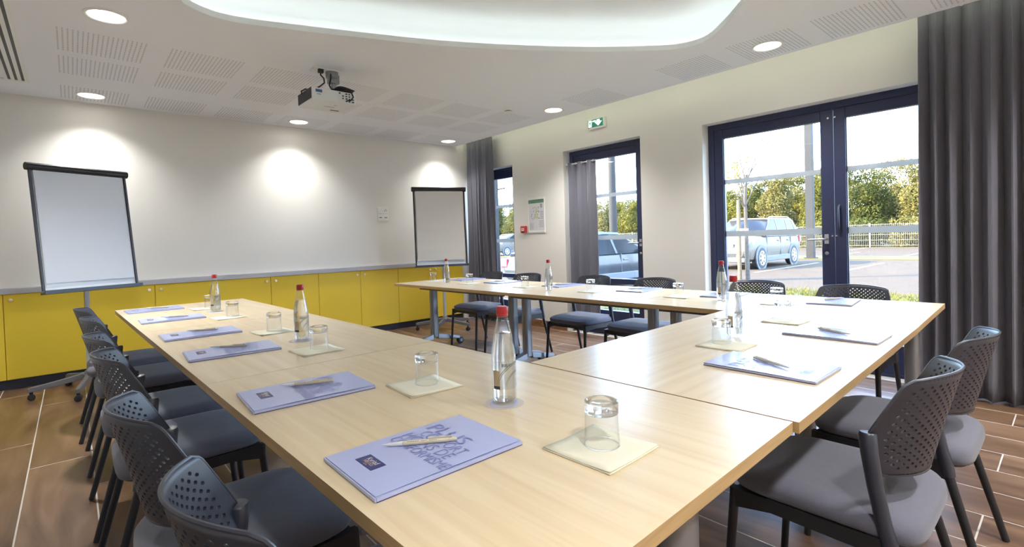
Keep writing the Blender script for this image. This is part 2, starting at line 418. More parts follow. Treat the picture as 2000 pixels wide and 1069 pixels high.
# downlights
def downlight(x, y, label, k=1.0):
    t = thing('downlight', label, 'ceiling light', (x, y, ZC), group='recessed round downlights')
    MB().lathe([(.112,.0),(.112,-.004),(.104,-.008),(.094,-.006),(.088,.0)], 40, ends=False).obj('trim_ring', M_white, t, smooth=50)
    MB().lathe([(.0895,-.0025),(.05,-.0035),(.001,-.004)], 36, ends=False).obj('diffuser', M_lampglow, t, smooth=60, recalc=False)
    l = lamp('downlight_beam', 'SPOT', (0,0,-.012), DOWN_W*k, WARM, spot_size=math.radians(128 if k == 1 else 120), spot_blend=1.0, shadow_soft_size=.07)
    l.parent = t
DL = [(.205,3.80,'large round downlight at top left, nearest the air diffuser'), (.18,5.80,'round downlight by the back wall above the left flip chart'),
      (1.965,5.79,'round downlight by the back wall below the projector'), (3.985,5.795,'small round downlight by the back wall near the corner curtain'),
      (3.99,3.78,'round downlight above the emergency exit sign'), (3.985,1.545,'round downlight in a perforated field above the double door')]
for x, y, l in DL: downlight(x, y, l, .45 if y > 5 else 1.0)
for i, (x, y) in enumerate(((3.985,-.6),(1.965,-.6),(.2,-.6),(1.965,-1.8),(3.985,-1.8))):
    downlight(x, y, ('round downlight overhead behind the camera, by window wall|round downlight overhead behind the camera, mid room|round downlight directly behind the camera|round downlight by the rear wall, mid room|round downlight by the rear wall near the windows').split('|')[i])

# smoke detector
t = thing('smoke_detector', 'white round smoke detector on the ceiling left of the exit sign', 'smoke detector', (3.55,4.03,ZC))
MB().lathe([(.052,0),(.052,-.016),(.046,-.022)], 28).obj('base', M_white, t, smooth=40)
MB().lathe([(.033,-.0222),(.033,-.030)], 28).obj('sensor_gap', M_black, t, smooth=40)
MB().lathe([(.040,-.030),(.038,-.042),(.02,-.049),(.002,-.05)], 28).obj('sensor_head', M_white, t, smooth=40)

# ---------------------------------------------------------------- cupboards and ledge
seams = [-.99, -.46, .069, .606, 1.147, 1.686, 2.226, 2.758, 3.295, 3.835, 4.371]
names = ['at the far left behind the left flip chart', 'behind the left chair row, second from left', 'behind the far end of the left tables, third from left', 'between the two table rows, fourth from left', 'rightmost, behind the right flip chart']
for i in range(5):
    a, m_, b_ = seams[2*i:2*i+3]; c = (a+b_)/2
    t = thing('cabinet', 'yellow two-door low cupboard '+names[i], 'cabinet', (c, 6.09, 0), group='yellow cupboards along the back wall')
    MB().bb(a-c+.001, b_-c-.001, .022, .40, .088, .826).obj('body', M_yellow, t)
    MB().bb(a-c, b_-c, .035, .38, 0, .087).obj('plinth', M_plinth, t)
    for s, (p, q) in enumerate(((a, m_), (m_, b_))):
        d = MB().bb(p-c+.0022, q-c-.0022, 0, .019, .088, .824).obj('door', M_yellow, t, bevel=.0015)
        kx = (q-c-.048) if s == 0 else (p-c+.048)
        MB().lathe([(.006,0),(.006,.012),(.0135,.018),(.0135,.026),(.009,.030)], 16, M=Matrix.Translation((kx,-.0,.775)) @ Matrix.Rotation(PI/2,4,'X')).obj('knob', M_knob, d, smooth=40)
tag(MB().bb(-1.0, 4.372, 6.062, YB+.40, .828, .875).obj('counter_ledge', M_counter, bevel=.002), 'long grey ledge running along the top of the yellow cupboards', 'ledge')

# wall sockets
t = thing('socket_plate', 'white four-gang wall socket plate beside the right flip chart', 'socket', (3.107, YB, 1.555))
for zz, kind in ((.0475,0),(-.0475,1)):
    p = MB().bb(-.078,.078,-.010,0,zz-.043,zz+.043).obj('plate', M_white, t, bevel=.003)
    for xx in (-.038,.038):
        Mx = Matrix.Translation((xx,-.0105,zz)) @ Matrix.Rotation(PI/2,4,'X')
        MB().lathe([(.029,0),(.029,.002),(.025,.003),(.024,.001)], 28, M=Mx, ends=False).obj('socket_ring', M_white, p, smooth=40)
        pins = MB()
        if kind == 0 and xx > 0: pts = [(0,.012),(-.012,-.006),(.012,-.006)]; r = .0055
        elif kind == 1: pts = [(-.008,0),(.010,0)]; r = .007
        else: continue
        for px, pz in pts: pins.lathe([(r,.0006),(r,.0012)], 12, M=Mx @ Matrix.Translation((px,pz,0)))
        pins.obj('pin_holes', M_black, p)

# ---------------------------------------------------------------- windows and doors in the right wall
XG = 4.74
def leaf(parent, y0, y1, z0, z1, rails, bot, name='door_leaf', handle=None):
    """one glazed leaf: stiles, rails, panes between, frosted bands"""
    s = .085
    b = MB().bb(0,.06,y0,y0+s,z0,z1).bb(0,.06,y1-s,y1,z0,z1).bb(0,.06,y0+s,y1-s,z1-s,z1).bb(0,.06,y0+s,y1-s,z0,z0+bot)
    for r in rails: b.bb(0,.06,y0+s,y1-s,r-.03,r+.03)
    lf = b.obj(name, M_frame, parent, bevel=.004)
    zz = [z0+bot]+sum([[r-.03,r+.03] for r in rails], [])+[z1-s]
    for k in range(0, len(zz), 2):
        MB().bb(.026,.032,y0+s,y1-s,zz[k],zz[k+1]).obj('glass_pane', M_glass, lf)
        MB().bb(.014,.026,y0+s,y0+s+.006,zz[k],zz[k+1]).bb(.014,.026,y1-s-.006,y1-s,zz[k],zz[k+1]).obj('glazing_seal', M_black, lf)
    for za, zb in ((1.631,1.674),(1.126,1.178)):
        MB().bb(.0245,.0255,y0+s+.006,y1-s-.006,za,zb).obj('frosted_band', M_frost, lf)
    if handle:
        hy, d = handle
        h = MB().bb(-.008,0,hy-.016,hy+.016,1.045,1.125)
        h.tube([(-.004,hy,1.085),(-.045,hy,1.085),(-.052,hy+d*.012,1.084),(-.050,hy+d*.13,1.080)], [.009,.009,.010,.008], 10)
        h.obj('handle', M_steel, lf, smooth=40)
        MB().lathe([(.016,0),(.016,.008),(.008,.010)], 16, M=Matrix.Translation((0,hy,.965)) @ Matrix.Rotation(-PI/2,4,'Y')).obj('lock', M_steel, lf, smooth=40)
    return lf
def opening(name, label, y0, y1, h):
    t = thing(name, label, 'door' if 'door' in name else 'window', (XG,0,0), kind='structure')
    f = .058
    MB().bb(-.005,.075,y0,y0+f,0,h).bb(-.005,.075,y1-f,y1,0,h).bb(-.005,.075,y0+f,y1-f,h-f,h).bb(-.005,.075,y0+f,y1-f,0,.03).obj('frame', M_frame, t, bevel=.003)
    MB().bb(-.12,.18,y0,y1,-.09,-.001).obj('sill', M_alu, t)
    return t
t = opening('window_1', 'narrow navy-framed glazed opening beside the corner curtain', 5.19, 6.04, 2.20)
leaf(t, 5.25, 5.98, .03, 2.142, [.645], .26, 'window_leaf')
t = opening('window_2', 'single navy-framed glazed door behind the short grey curtain', 3.115, 4.235, 2.235)
leaf(t, 3.175, 4.175, .03, 2.177, [.64], .26, 'door_leaf', (3.215, 1))
t = opening('door_1', 'wide navy-framed double glazed door onto the car park', .27, 2.41, 2.215)
l1 = leaf(t, 1.345, 2.352, .03, 2.157, [], .22, 'door_leaf', (1.395, 1))
l2 = leaf(t, .328, 1.335, .03, 2.157, [], .22, 'door_leaf')
b = MB().bb(-.012,0,1.335,1.345,.03,2.157).obj('astragal', M_frame, t)
MB().tube([(.0,1.30,1.14),(-.03,1.30,1.16),(-.036,1.30,1.25),(-.03,1.30,1.34),(0,1.30,1.36)], .008, 8).obj('pull_handle', M_charblue, l2, smooth=50)
for y in (1.372,1.322): MB().lathe([(.008,0),(.008,.006)],12,M=Matrix.Translation((0,y,2.085)) @ Matrix.Rotation(-PI/2,4,'Y')).obj('screw', M_steel, l1 if y > 1.34 else l2)
for y in (1.322,1.352): MB().lathe([(.007,0),(.007,.006)],12,M=Matrix.Translation((0,y,1.11)) @ Matrix.Rotation(-PI/2,4,'Y')).obj('screw', M_steel, l1 if y > 1.34 else l2)

# ---------------------------------------------------------------- curtains
def curtain(name, label, x, y0, y1, z0, z1, pitch, amp, seed, flare=0, ruffle=False, bulge=0):
    r = random.Random(seed); L = y1-y0; n = max(40, int(L/.006)); zs = [z1-(z1-z0)*k/22 for k in range(23)]
    ph = []; a = 0; cur = 0; nxt = pitch
    fold = []; y = 0; p = 0
    while y < L+.2: w = pitch*r.uniform(.7,1.3); fold.append((y, w, amp*r.uniform(.65,1.15))); y += w
    def prof(s):
        for (a_, w, am) in fold:
            if a_ <= s < a_+w:
                u = (s-a_)/w; c = math.sin(2*PI*u); return am*math.copysign(abs(c)**.7, c), (u-.5)
        return 0, 0
    rings = []
    for z in zs:
        f = (z1-z)/(z1-z0); ring = []
        for i in range(n+1):
            s = L*i/n; d, u = prof(s); k = .55+.45*min(1, f*3)
            yy = y0+s+flare*f*f*((s/L)-.5)*2+.012*math.sin(4*PI*u)*k
            xx = x+d*k+.006*math.sin(9*s+5*f)
            if ruffle and f < .08: xx += .012*math.sin(s*160)*(1-f/.08)
            ring.append((xx, yy, z))
        rings.append(ring)
    o = MB().loft(rings, closed=False, ends=False).obj(name, M_curtain, None, smooth=80, recalc=False)
    sm = o.modifiers.new('thick', 'SOLIDIFY'); sm.thickness = .003
    return tag(o, label, 'curtain', 'long grey curtains')
curtain('curtain', 'long grey curtain in the back corner behind the right flip chart', 4.47, 5.44, 6.05, .02, 2.62, .085, .038, 3, flare=.07)
curtain('curtain', 'big grey curtain at the right edge of the photo beside the double door', 4.46, -.55, .735, .012, 2.62, .105, .050, 8, flare=.02)
ct = curtain('curtain', 'short-headed grey curtain hung on rings inside the single glazed door', 4.665, 3.765, 4.205, .11, 2.085, .125, .040, 5, ruffle=True, flare=.02)
rod = thing('curtain_rail', 'thin white curtain rail with rings inside the single door reveal', 'curtain rail', (4.665,0,2.07))
MB().tube([(.0,3.74,0),(.0,4.232,0)], .006, 8).obj('rod', M_white, rod, smooth=50)
for k in range(5):
    y = 3.80+k*.09; MB().tube([(.012*math.cos(a), y, .012*math.sin(a)) for a in [2*PI*i/12 for i in range(13)]], .003, 6, caps=False).obj('ring', M_white, rod, smooth=60)

# ---------------------------------------------------------------- wall fittings on the window wall
t = thing('exit_sign', 'green emergency exit sign with running man and white down arrow above the glazed door', 'exit sign', (XR,3.676,2.48), rz=-PI/2)
# local: x along the wall to the right (towards the camera), y away from the viewer into the wall
MB().bb(-.123,.123,-.035,-.001,-.052,.052).obj('housing', M_white, t, bevel=.004)
p = MB().bb(-.118,.100,-.037,-.0352,-.046,.044).obj('sign_face', M_green, t)
def flat(parent, polys, m, name, y=-.0378, th=.0006):
    b = MB()
    for q in polys: b.add([(x,y,z) for x,z in q], [list(range(len(q)))])
    return b.obj(name, m, parent)
flat(p, [[(-.108,-.040),(-.062,-.040),(-.062,.036),(-.108,.036)]], M_exitw, 'door_pictogram')
man = [[(-.088,.020),(-.080,.020),(-.079,.030),(-.089,.030)], [(-.094,.016),(-.076,.016),(-.080,-.008),(-.090,-.008)], [(-.090,-.006),(-.082,-.008),(-.098,-.034),(-.104,-.034)],
       [(-.086,-.006),(-.080,-.006),(-.068,-.020),(-.066,-.034),(-.071,-.034),(-.074,-.022)], [(-.094,.014),(-.104,.000),(-.101,-.003),(-.090,.008)], [(-.077,.014),(-.066,.004),(-.069,.000),(-.079,.008)]]
flat(p, man, M_green, 'running_man', y=-.0384)
flat(p, [[(.012,.034),(.056,.034),(.056,.010),(.088,.010),(.034,-.038),(-.020,.010),(.012,.010)]], M_exitw, 'arrow')
flat(p, [[(-.050,.030),(.0,.030),(.0,.016),(-.050,.016)]], M_exitw, 'passage_pictogram')
MB().bb(-.10,.12,-.030,-.004,-.062,-.052).obj('base_strip', M_white, t)

t = thing('evacuation_plan', 'framed evacuation plan with a green header on the window wall', 'notice', (XR,4.735,1.474), rz=-PI/2)
b = MB().bb(-.158,.158,-.012,0,-.232,-.208).bb(-.158,.158,-.012,0,.208,.232).bb(-.158,-.146,-.010,0,-.208,.208).bb(.146,.158,-.010,0,-.208,.208)
b.obj('frame', M_white, t, bevel=.002)
p = MB().bb(-.146,.146,-.006,-.001,-.208,.208).obj('sheet', M_planpaper, t)
flat(p, [[(-.146,.160),(.146,.160),(.146,.206),(-.146,.206)]], M_plangreen, 'header', y=-.0066)
rr = random.Random(4); ink = []
for k in range(46):
    x = rr.uniform(-.11,.05); z = rr.uniform(-.06,.11); w = rr.uniform(.006,.025); h = rr.uniform(.003,.012); ink.append([(x,z),(x+w,z),(x+w,z+h),(x,z+h)])
for k in range(9): z = -.10-.01*k; ink.append([(-.13,z),(-.13+rr.uniform(.05,.10),z),(-.06,z-.003),(-.13,z-.003)])
for k in range(8): z = -.07-.012*k; ink.append([(.05,z),(.135,z),(.135,z-.004),(.05,z-.004)])
for k in range(5): z = .05-.022*k; ink.append([(.075,z),(.13,z),(.13,z-.010),(.075,z-.010)])
tag(flat(p, ink, M_planink, 'plan_drawing', y=-.0070), kind='stuff')
flat(p, [[(-.045,-.03),(.03,-.045),(.035,.02),(.01,.03),(.02,.11),(-.02,.11),(-.01,.03),(-.04,.01)]], M_planyel, 'escape_route', y=-.0066)
flat(p, [[(.075,.095),(.115,.095),(.115,.148),(.075,.148)]], M_planink, 'emblem', y=-.0066)

t = thing('fire_call_point', 'small red fire alarm call point beside the evacuation plan', 'alarm button', (XR,4.972,1.296), rz=-PI/2)
MB().bb(-.046,.046,-.040,0,-.046,.046).obj('housing', M_redbox, t, bevel=.005)
MB().bb(-.026,.026,-.0425,-.0405,-.020,.016).obj('press_window', M_wprint, t)
flat(t, [[(-.020,.004),(.020,.004),(.020,-.004),(-.020,-.004)]], M_labink, 'press_mark', y=-.043)
MB().bb(-.02,.02,-.042,-.0405,-.040,-.030).obj('key_slot', M_black, t)

# ---------------------------------------------------------------- projector
t = thing('projector', 'white ceiling projector with black side grille and connector panel', 'projector', (1.565,3.955,0))
hx_, hy_, z0, z1 = .175, .160, 2.268, 2.358
body = MB(); pts = [(-hx_,-hy_),(hx_-.01,-hy_),(hx_,-hy_+.01),(hx_,hy_-.04),(hx_-.05,hy_),(-hx_+.03,hy_),(-hx_,hy_-.03)]
body.prism(pts, z0, z1); body.obj('body', M_proj, t, bevel=.006)
g = MB().bb(-hx_-.004,-hx_+.0,-hy_+.004,hy_-.035,z0+.006,z1-.004).obj('side_grille', M_blackpl, t)
gs = MB()
for k in range(8): gs.bb(-hx_-.0055,-hx_-.0042,-hy_+.012,hy_-.045,z0+.012+k*.0095,z0+.016+k*.0095)
gs.obj('grille_bar', M_charblue, g)
MB().lathe([(.034,0),(.034,.018),(.027,.018),(.024,.008)], 24, M=Matrix.Translation((.06,hy_-.0,2.31)) @ Matrix.Rotation(-PI/2,4,'X')).obj('lens', M_black, t, smooth=40)
cpn = MB().bb(.03,hx_-.012,-hy_-.002,-hy_-.0003,z0+.010,z1-.010).obj('connector_panel', M_proj, t)
pb = MB(); rr = random.Random(2)
for r_ in range(4):
    for c_ in range(5):
        x = .042+c_*.026; z = z0+.018+r_*.019
        if rr.random() < .8: pb.bb(x-.008, x+.008*rr.choice((.3,.6,1)), -hy_-.004, -hy_-.002, z-.005, z+.004)
pb.obj('ports', M_black, cpn)
MB().bb(-.145,-.095,-hy_-.0012,-hy_,z1-.034,z1-.012).obj('blue_sticker', M_blueprint, t)
MB().bb(-.135,-.105,-hy_-.0012,-hy_,z1-.052,z1-.045).obj('maker_mark', M_planink, t)
MB().bb(.06,.13,.075,.095,z0-.002,z0-.0005).obj('foot_screw', M_black, t)
MB().bb(-.02,.06,-.005,.003,z0-.0015,z0-.0003).bb(.03,.055,-.07,-.062,z0-.0015,z0-.0003).obj('underside_print', M_planink, t)
mt = MB().bb(-.105,.125,-.045,.06,2.545,2.56).obj('ceiling_plate', M_white, t, bevel=.003)
MB().lathe([(.05,2.545),(.048,2.50),(.03,2.485)], 24, M=Matrix.Translation((.05,.0,0))).obj('mount_cup', M_alu, t, smooth=40)
MB().bb(.02,.10,-.03,.03,2.455,2.525).bb(.045,.075,-.02,.02,2.36,2.455).obj('mount_bracket', M_alu, t, bevel=.004)
cab = MB()
cab.tube([(-.05,-.03,2.545),(-.052,-.03,2.50),(-.035,-.05,2.47),(-.04,-.07,2.43),(-.09,-.11,2.385),(-.12,-.13,2.362)], .006, 8)
cab.tube([(.03,-.03,2.54),(.02,-.05,2.48),(-.01,-.09,2.41),(-.005,-.12,2.375),(.05,-.16,2.365),(.11,-.15,2.375),(.14,-.11,2.39)], .006, 8)
for k in range(4):
    cab.tube([(.075+.072*math.cos(a)+.008*k, -.115+.035*math.sin(a)-.006*k, 2.366+.007*k+.006*math.sin(2*a)) for a in [2*PI*i/18 for i in range(19)]], .0055, 7, caps=False)
cab.tube([(.12,-.15,2.37),(.135,-.172,2.355),(.14,-.185,2.32),(.12,-.182,2.292),(.09,-.170,2.288)], .0055, 8)
cab.tube([(-.10,-.05,2.362),(-.17,-.02,2.372),(-.195,-.0,2.355),(-.19,.0,2.33)], .006, 8)
cab.obj('cable', M_cable, t, smooth=60)
MB().bb(-.07,-.03,-.045,-.015,2.515,2.546).obj('plug', M_blackpl, t, bevel=.004)

# ---------------------------------------------------------------- flip charts
def flipchart(label, loc, yaw, lean, hub, ang0, paper, trim, sheets):
    w, h = .684, 1.006
    t = thing('flip_chart', label, 'flip chart', (loc[0], loc[1], 0), yaw)
    Mr = Matrix.Translation((0,0,loc[2])) @ Matrix.Rotation(-lean,4,'X')
    bd = MB().bb(-w/2+.02,w/2-.02,.013,.022,-h/2+.02,h/2-.03,M=Mr).obj('board', M_board, t)
    MB().bb(-w/2+.008,-w/2+.022,-.004,.020,-h/2+.02,h/2-.02,M=Mr).obj('side_rail', trim, t)
    MB().bb(w/2-.022,w/2-.008,-.004,.020,-h/2+.02,h/2-.02,M=Mr).obj('side_rail', trim, t)
    MB().loft([[(x, .006+.030*math.cos(a), h/2-.018+.030*math.sin(a)) for a in [2*PI*i/16 for i in range(16)]] for x in (-w/2-.008,w/2+.008)], M=Mr).obj('clamp_bar', trim if trim is M_black else M_black, t, smooth=40)
    tr = MB().bb(-w/2,w/2,-.045,.020,-h/2-.008,-h/2+.008,M=Mr).bb(-w/2,w/2,-.050,-.044,-h/2-.008,-h/2+.020,M=Mr); tr.obj('pen_tray', M_charblue, t)
    # paper pad: slightly wavy sheet
    n, k = 10, 16; rings = []
    for j in range(k+1):
        v = j/k; z = h/2-.045-(h-.045-.075)*v
        rings.append([(-w/2+.034+(w-.068)*i/n, .0005-.004*math.sin(v*5+i*.3)*v*sheets-(.012+.0035*math.sin(j*2.4+i*.25*math.cos(j)) if sheets > 2 else 0), z) for i in range(n+1)])
    MB().loft(rings, closed=False, ends=False, M=Mr).obj('paper_sheet', paper, t, smooth=60, recalc=False)
    MB().bb(-w/2+.034,w/2-.034,.0095,.0125,-h/2+.045,h/2-.045,M=Mr).obj('paper_pad', M_paper, t)
    cr = Matrix.Rotation(-yaw,3,'Z') @ Vector((hub[0]-loc[0], hub[1]-loc[1], 0))
    hz = .15
    MB().tube([(cr.x,cr.y,hz-.03),(cr.x,cr.y,.62)], .021, 14).tube([(cr.x,cr.y,.60),(cr.x*.5,cr.y*.5+.01,1.0),(cr.x*.3,.034,1.3)], .017, 12).obj('post', M_postgrey, t, smooth=50)
    MB().bb(-.05,.05,.018,.06,1.15,1.4).obj('board_bracket', M_alu, t)
    MB().lathe([(.05,hz-.05),(.055,hz-.01),(.03,hz+.02)], 20, M=Matrix.Translation(cr)).obj('hub', M_greybeam, t, smooth=40)
    for q in range(5):
        a = ang0+q*2*PI/5-yaw; d = Vector((math.cos(a), math.sin(a), 0)); s = Vector((-d.y, d.x, 0))
        rings = []
        for l, hw, za, zb in ((.03,.024,hz-.045,hz+.005),(.20,.022,.085,.125),(.36,.020,.068,.105),(.385,.016,.066,.098)):
            c = cr+d*l; rings.append([tuple(c-s*hw+Vector((0,0,za))), tuple(c+s*hw+Vector((0,0,za))), tuple(c+s*hw*.7+Vector((0,0,zb))), tuple(c-s*hw*.7+Vector((0,0,zb)))])
        lg = MB().loft(rings).obj('leg', M_greybeam, t, bevel=.004)
        c = cr+d*.365; wd = d if q % 2 else s
        Mw = Matrix.Translation(c+Vector((0,0,.025))) @ wd.to_track_quat('Z','Y').to_matrix().to_4x4()
        MB().lathe([(.012,-.020),(.024,-.018),(.025,-.004),(.018,-.003),(.018,.003),(.025,.004),(.024,.018),(.012,.020)], 18, M=Mw).tube([c+Vector((0,0,.035)), c+Vector((0,0,.07))], .012, 8).obj('caster', M_blackpl, lg, smooth=40)
    return t
flipchart('large flip chart with blank bluish-white paper on the left before the yellow cupboards', (.10,5.396,1.36), .443, .126, (.078,5.55), math.radians(185), M_paper, M_charblue, 1)
flipchart('smaller-looking flip chart with beige creased paper near the corner curtain', (3.56,5.42,1.355), -.384, .05, (3.69,5.58), math.radians(145), M_paper2, M_black, 2.5)

# ---------------------------------------------------------------- tables
def table(label, cx, cy, rz, L, Wd, inset=.085):
    t = thing('folding_table', label, 'table', (cx, cy, 0), rz, group='maple-topped meeting tables in a U')
    l, w = L/2-.0012, Wd/2
    b = MB(); v = [(-w,-l),(w,-l),(w,l),(-w,l)]
    b.add([(x,y,.7395) for x,y in v]+[(x,y,.714) for x,y in v], [(0,1,2,3),(7,6,5,4)], 0)
    b.add([(x,y,.7395) for x,y in v]+[(x,y,.714) for x,y in v], [(0,4,5,1),(1,5,6,2),(2,6,7,3),(3,7,4,0)], 1)
    b.obj('tabletop', [M_table, M_edge], t, recalc=False)
    for s in (-1, 1):
        MB().bb(s*.14-.02, s*.14+.02, -l+.06, l-.06, .655, .7135).obj('beam', M_greybeam, t, bevel=.003)
    for s in (-1, 1):
        y = s*(l-inset)
        hd = MB().bb(-.17,.17,y-.03,y+.03,.688,.7135).obj('crossbar', M_greybeam, t, bevel=.003)
        bl = MB()
        for q in (.06,.10,.15):
            for fs in (-1, 1): bl.lathe([(.010,0),(.010,.003)], 10, M=Matrix.Translation((fs*.1605,y-s*q,.684)) @ Matrix.Rotation(fs*PI/2,4,'Y'))
        bl.obj('bolt', M_black, hd)
        ring = [(.045*math.copysign(abs(math.cos(a))**.7, math.cos(a)), .030*math.copysign(abs(math.sin(a))**.7, math.sin(a))) for a in [2*PI*i/24 for i in range(24)]]
        MB().loft([[(x,y+yy,z) for x,yy in ring] for z in (.12,.69)]).obj('leg', M_alu, t, smooth=50)
        for d in (-1, 1):
            ft = MB().loft([[(d*.03,y-.035,.10),(d*.03,y+.035,.10),(d*.03,y+.028,.158),(d*.03,y-.028,.158)], [(d*.33,y-.026,.055),(d*.33,y+.026,.055),(d*.33,y+.02,.088),(d*.33,y-.02,.088)]]).obj('foot', M_alu, t, bevel=.006)
            Mw = Matrix.Translation((d*.345,y+.0,.034)) @ Matrix.Rotation(PI/2,4,'X')
            MB().lathe([(.02,-.026),(.034,-.024),(.034,-.006),(.02,-.005),(.02,.005),(.034,.006),(.034,.024),(.02,.026)], 22, M=Mw).obj('caster', M_blackpl, ft, smooth=40)
            MB().lathe([(.018,-.0285),(.018,.0285)], 18, M=Mw).bb(d*.345-.012,d*.345+.012,y-.005,y+.005,.03,.075).obj('caster_hub', M_alu, ft, smooth=40)
    return t
def along(a, b, t): return (a[0]+(b[0]-a[0])*t, a[1]+(b[1]-a[1])*t)
A0, A1 = (.756,.406), (.636,4.621); rzA = math.atan2(A0[0]-A1[0], A1[1]-A0[1])
for k, nm in enumerate(('nearest the camera with the closest tumbler on it','middle one, under the second bottle','farthest one, ending by the yellow cupboards')):
    c = along(A0, A1, (k+.5)/3); table('maple left-row table, '+nm, c[0], c[1], rzA, 4.217/3, .84, .05)
B0, B1 = (3.12,.467), (2.957,4.78); rzB = math.atan2(B0[0]-B1[0], B1[1]-B0[1])
for k, nm in enumerate(('at the corner by the double door','middle one, before the single glazed door','farthest one, before the right flip chart')):
    c = along(B0, B1, (k+.5)/3); table('maple window-row table, '+nm, c[0], c[1], rzB, 4.316/3, .866)
table('maple cross table joining the two rows, two folders on it', 1.9195, .846, PI/2+math.radians(1.6), 1.4985, .833)

# ---------------------------------------------------------------- chairs
def back_shell():
    NX, NY = 32, 26; cen = 0
    def P(u, v):
        rc = .09                         # small rounded corners; widest at the uprights, tapering to the top
        w = .190+.028*min(1, v/.40)-.036*max(0, (v-.42)/.58)**1.15
        if v > 1-rc: q = (v-(1-rc))/rc; w -= .014*(1-math.sqrt(max(0, 1-q*q)))
        if v < rc: q = (rc-v)/rc; w -= .030*(1-math.sqrt(max(0, 1-q*q)))
        x = u*w
        y = -.212-.060*v-.008*v*v+2.35*x*x
        z = .530+.272*v-.010*u*u*v+.012*u*u*(1-v)
        return Vector((x, y, z))
    def nrm(u, v):
        e = .004; a = P(min(1,u+e), v)-P(max(-1,u-e), v); b = P(u, min(.995,v+e))-P(u, max(.005,v-e))
        return b.cross(a).normalized()
    V = []; idx = {}; F = []
    def vert(u, v, side):
        k = (round(u,5), round(v,5), side)
        if k not in idx:
            p = P(u, v); th = .0028; idx[k] = len(V); V.append(tuple(p+nrm(u, v)*(th if side else -th)))
        return idx[k]
    du, dv = 2/NX, 1/NY
    for i in range(NX):
        for j in range(NY):
            u0, v0 = -1+i*du, j*dv; uc, vc = u0+du/2, v0+dv/2
            ring = [(u0,v0),(uc,v0),(u0+du,v0),(u0+du,vc),(u0+du,v0+dv),(uc,v0+dv),(u0,v0+dv),(u0,vc)]
            hole = (i+j) % 2 == 0 and abs(uc) < .86 and .09 < vc < .91
            if hole and (abs(uc) > .74 and vc < .13): hole = False
            for side in (0, 1):
                o = [vert(a, b, side) for a, b in ring]
                if not hole:
                    F.append(o if side else o[::-1])
                else:
                    hu, hv = du*.40, dv*.42
                    q = [(uc-hu*.9,vc-hv*.3),(uc-hu*.3,vc-hv*.9),(uc+hu*.3,vc-hv*.9),(uc+hu*.9,vc-hv*.3),(uc+hu*.9,vc+hv*.3),(uc+hu*.3,vc+hv*.9),(uc-hu*.3,vc+hv*.9),(uc-hu*.9,vc+hv*.3)]
                    n = [vert(a, b, side) for a, b in q]
                    # outer ring starts at a corner; inner octagon is paired corner/middle
                    pair = [(o[0],o[1],n[1],n[0]),(o[1],n[2],n[1]),(o[1],o[2],n[3],n[2]),(o[2],o[3],n[4],n[3]) ,(o[3],o[4],n[5],n[4]),(o[4],o[5],n[6],n[5]),(o[5],o[6],n[7],n[6]),(o[6],o[7],n[0],n[7]),(o[7],o[0],n[0])]
                    for f in pair: F.append(f if side else f[::-1])
                    if side == 0: inner0 = n
                    else:
                        for k in range(8): F.append((inner0[k], inner0[(k+1) % 8], n[(k+1) % 8], n[k]))
    edge = [(-1+i*du/2, 0) for i in range(2*NX)]+[(1, j*dv/2) for j in range(2*NY)]+[(1-i*du/2, 1) for i in range(2*NX)]+[(-1, 1-j*dv/2) for j in range(2*NY)]
    m = len(edge)
    a = [vert(u, v, 0) for u, v in edge]; b = [vert(u, v, 1) for u, v in edge]
    for k in range(m): F.append((a[k], a[(k+1) % m], b[(k+1) % m], b[k]))
    mb = MB(); mb.add(V, F)
    # thick rolled rim
    rim = [P(u, v) for u, v in edge[::2]]
    mb.tube(rim+[rim[0]], .0036, 6, caps=False)
    return mb
def selring(a, b, e, z, cy, n=44, fz=None):
    out = []
    for i in range(n):
        w = 2*PI*i/n; c, s = math.cos(w), math.sin(w)
        x = a*math.copysign(abs(c)**(2/e), c); y = cy+b*math.copysign(abs(s)**(2/e), s)
        out.append((x, y, z+(fz(x, y) if fz else 0)))
    return out
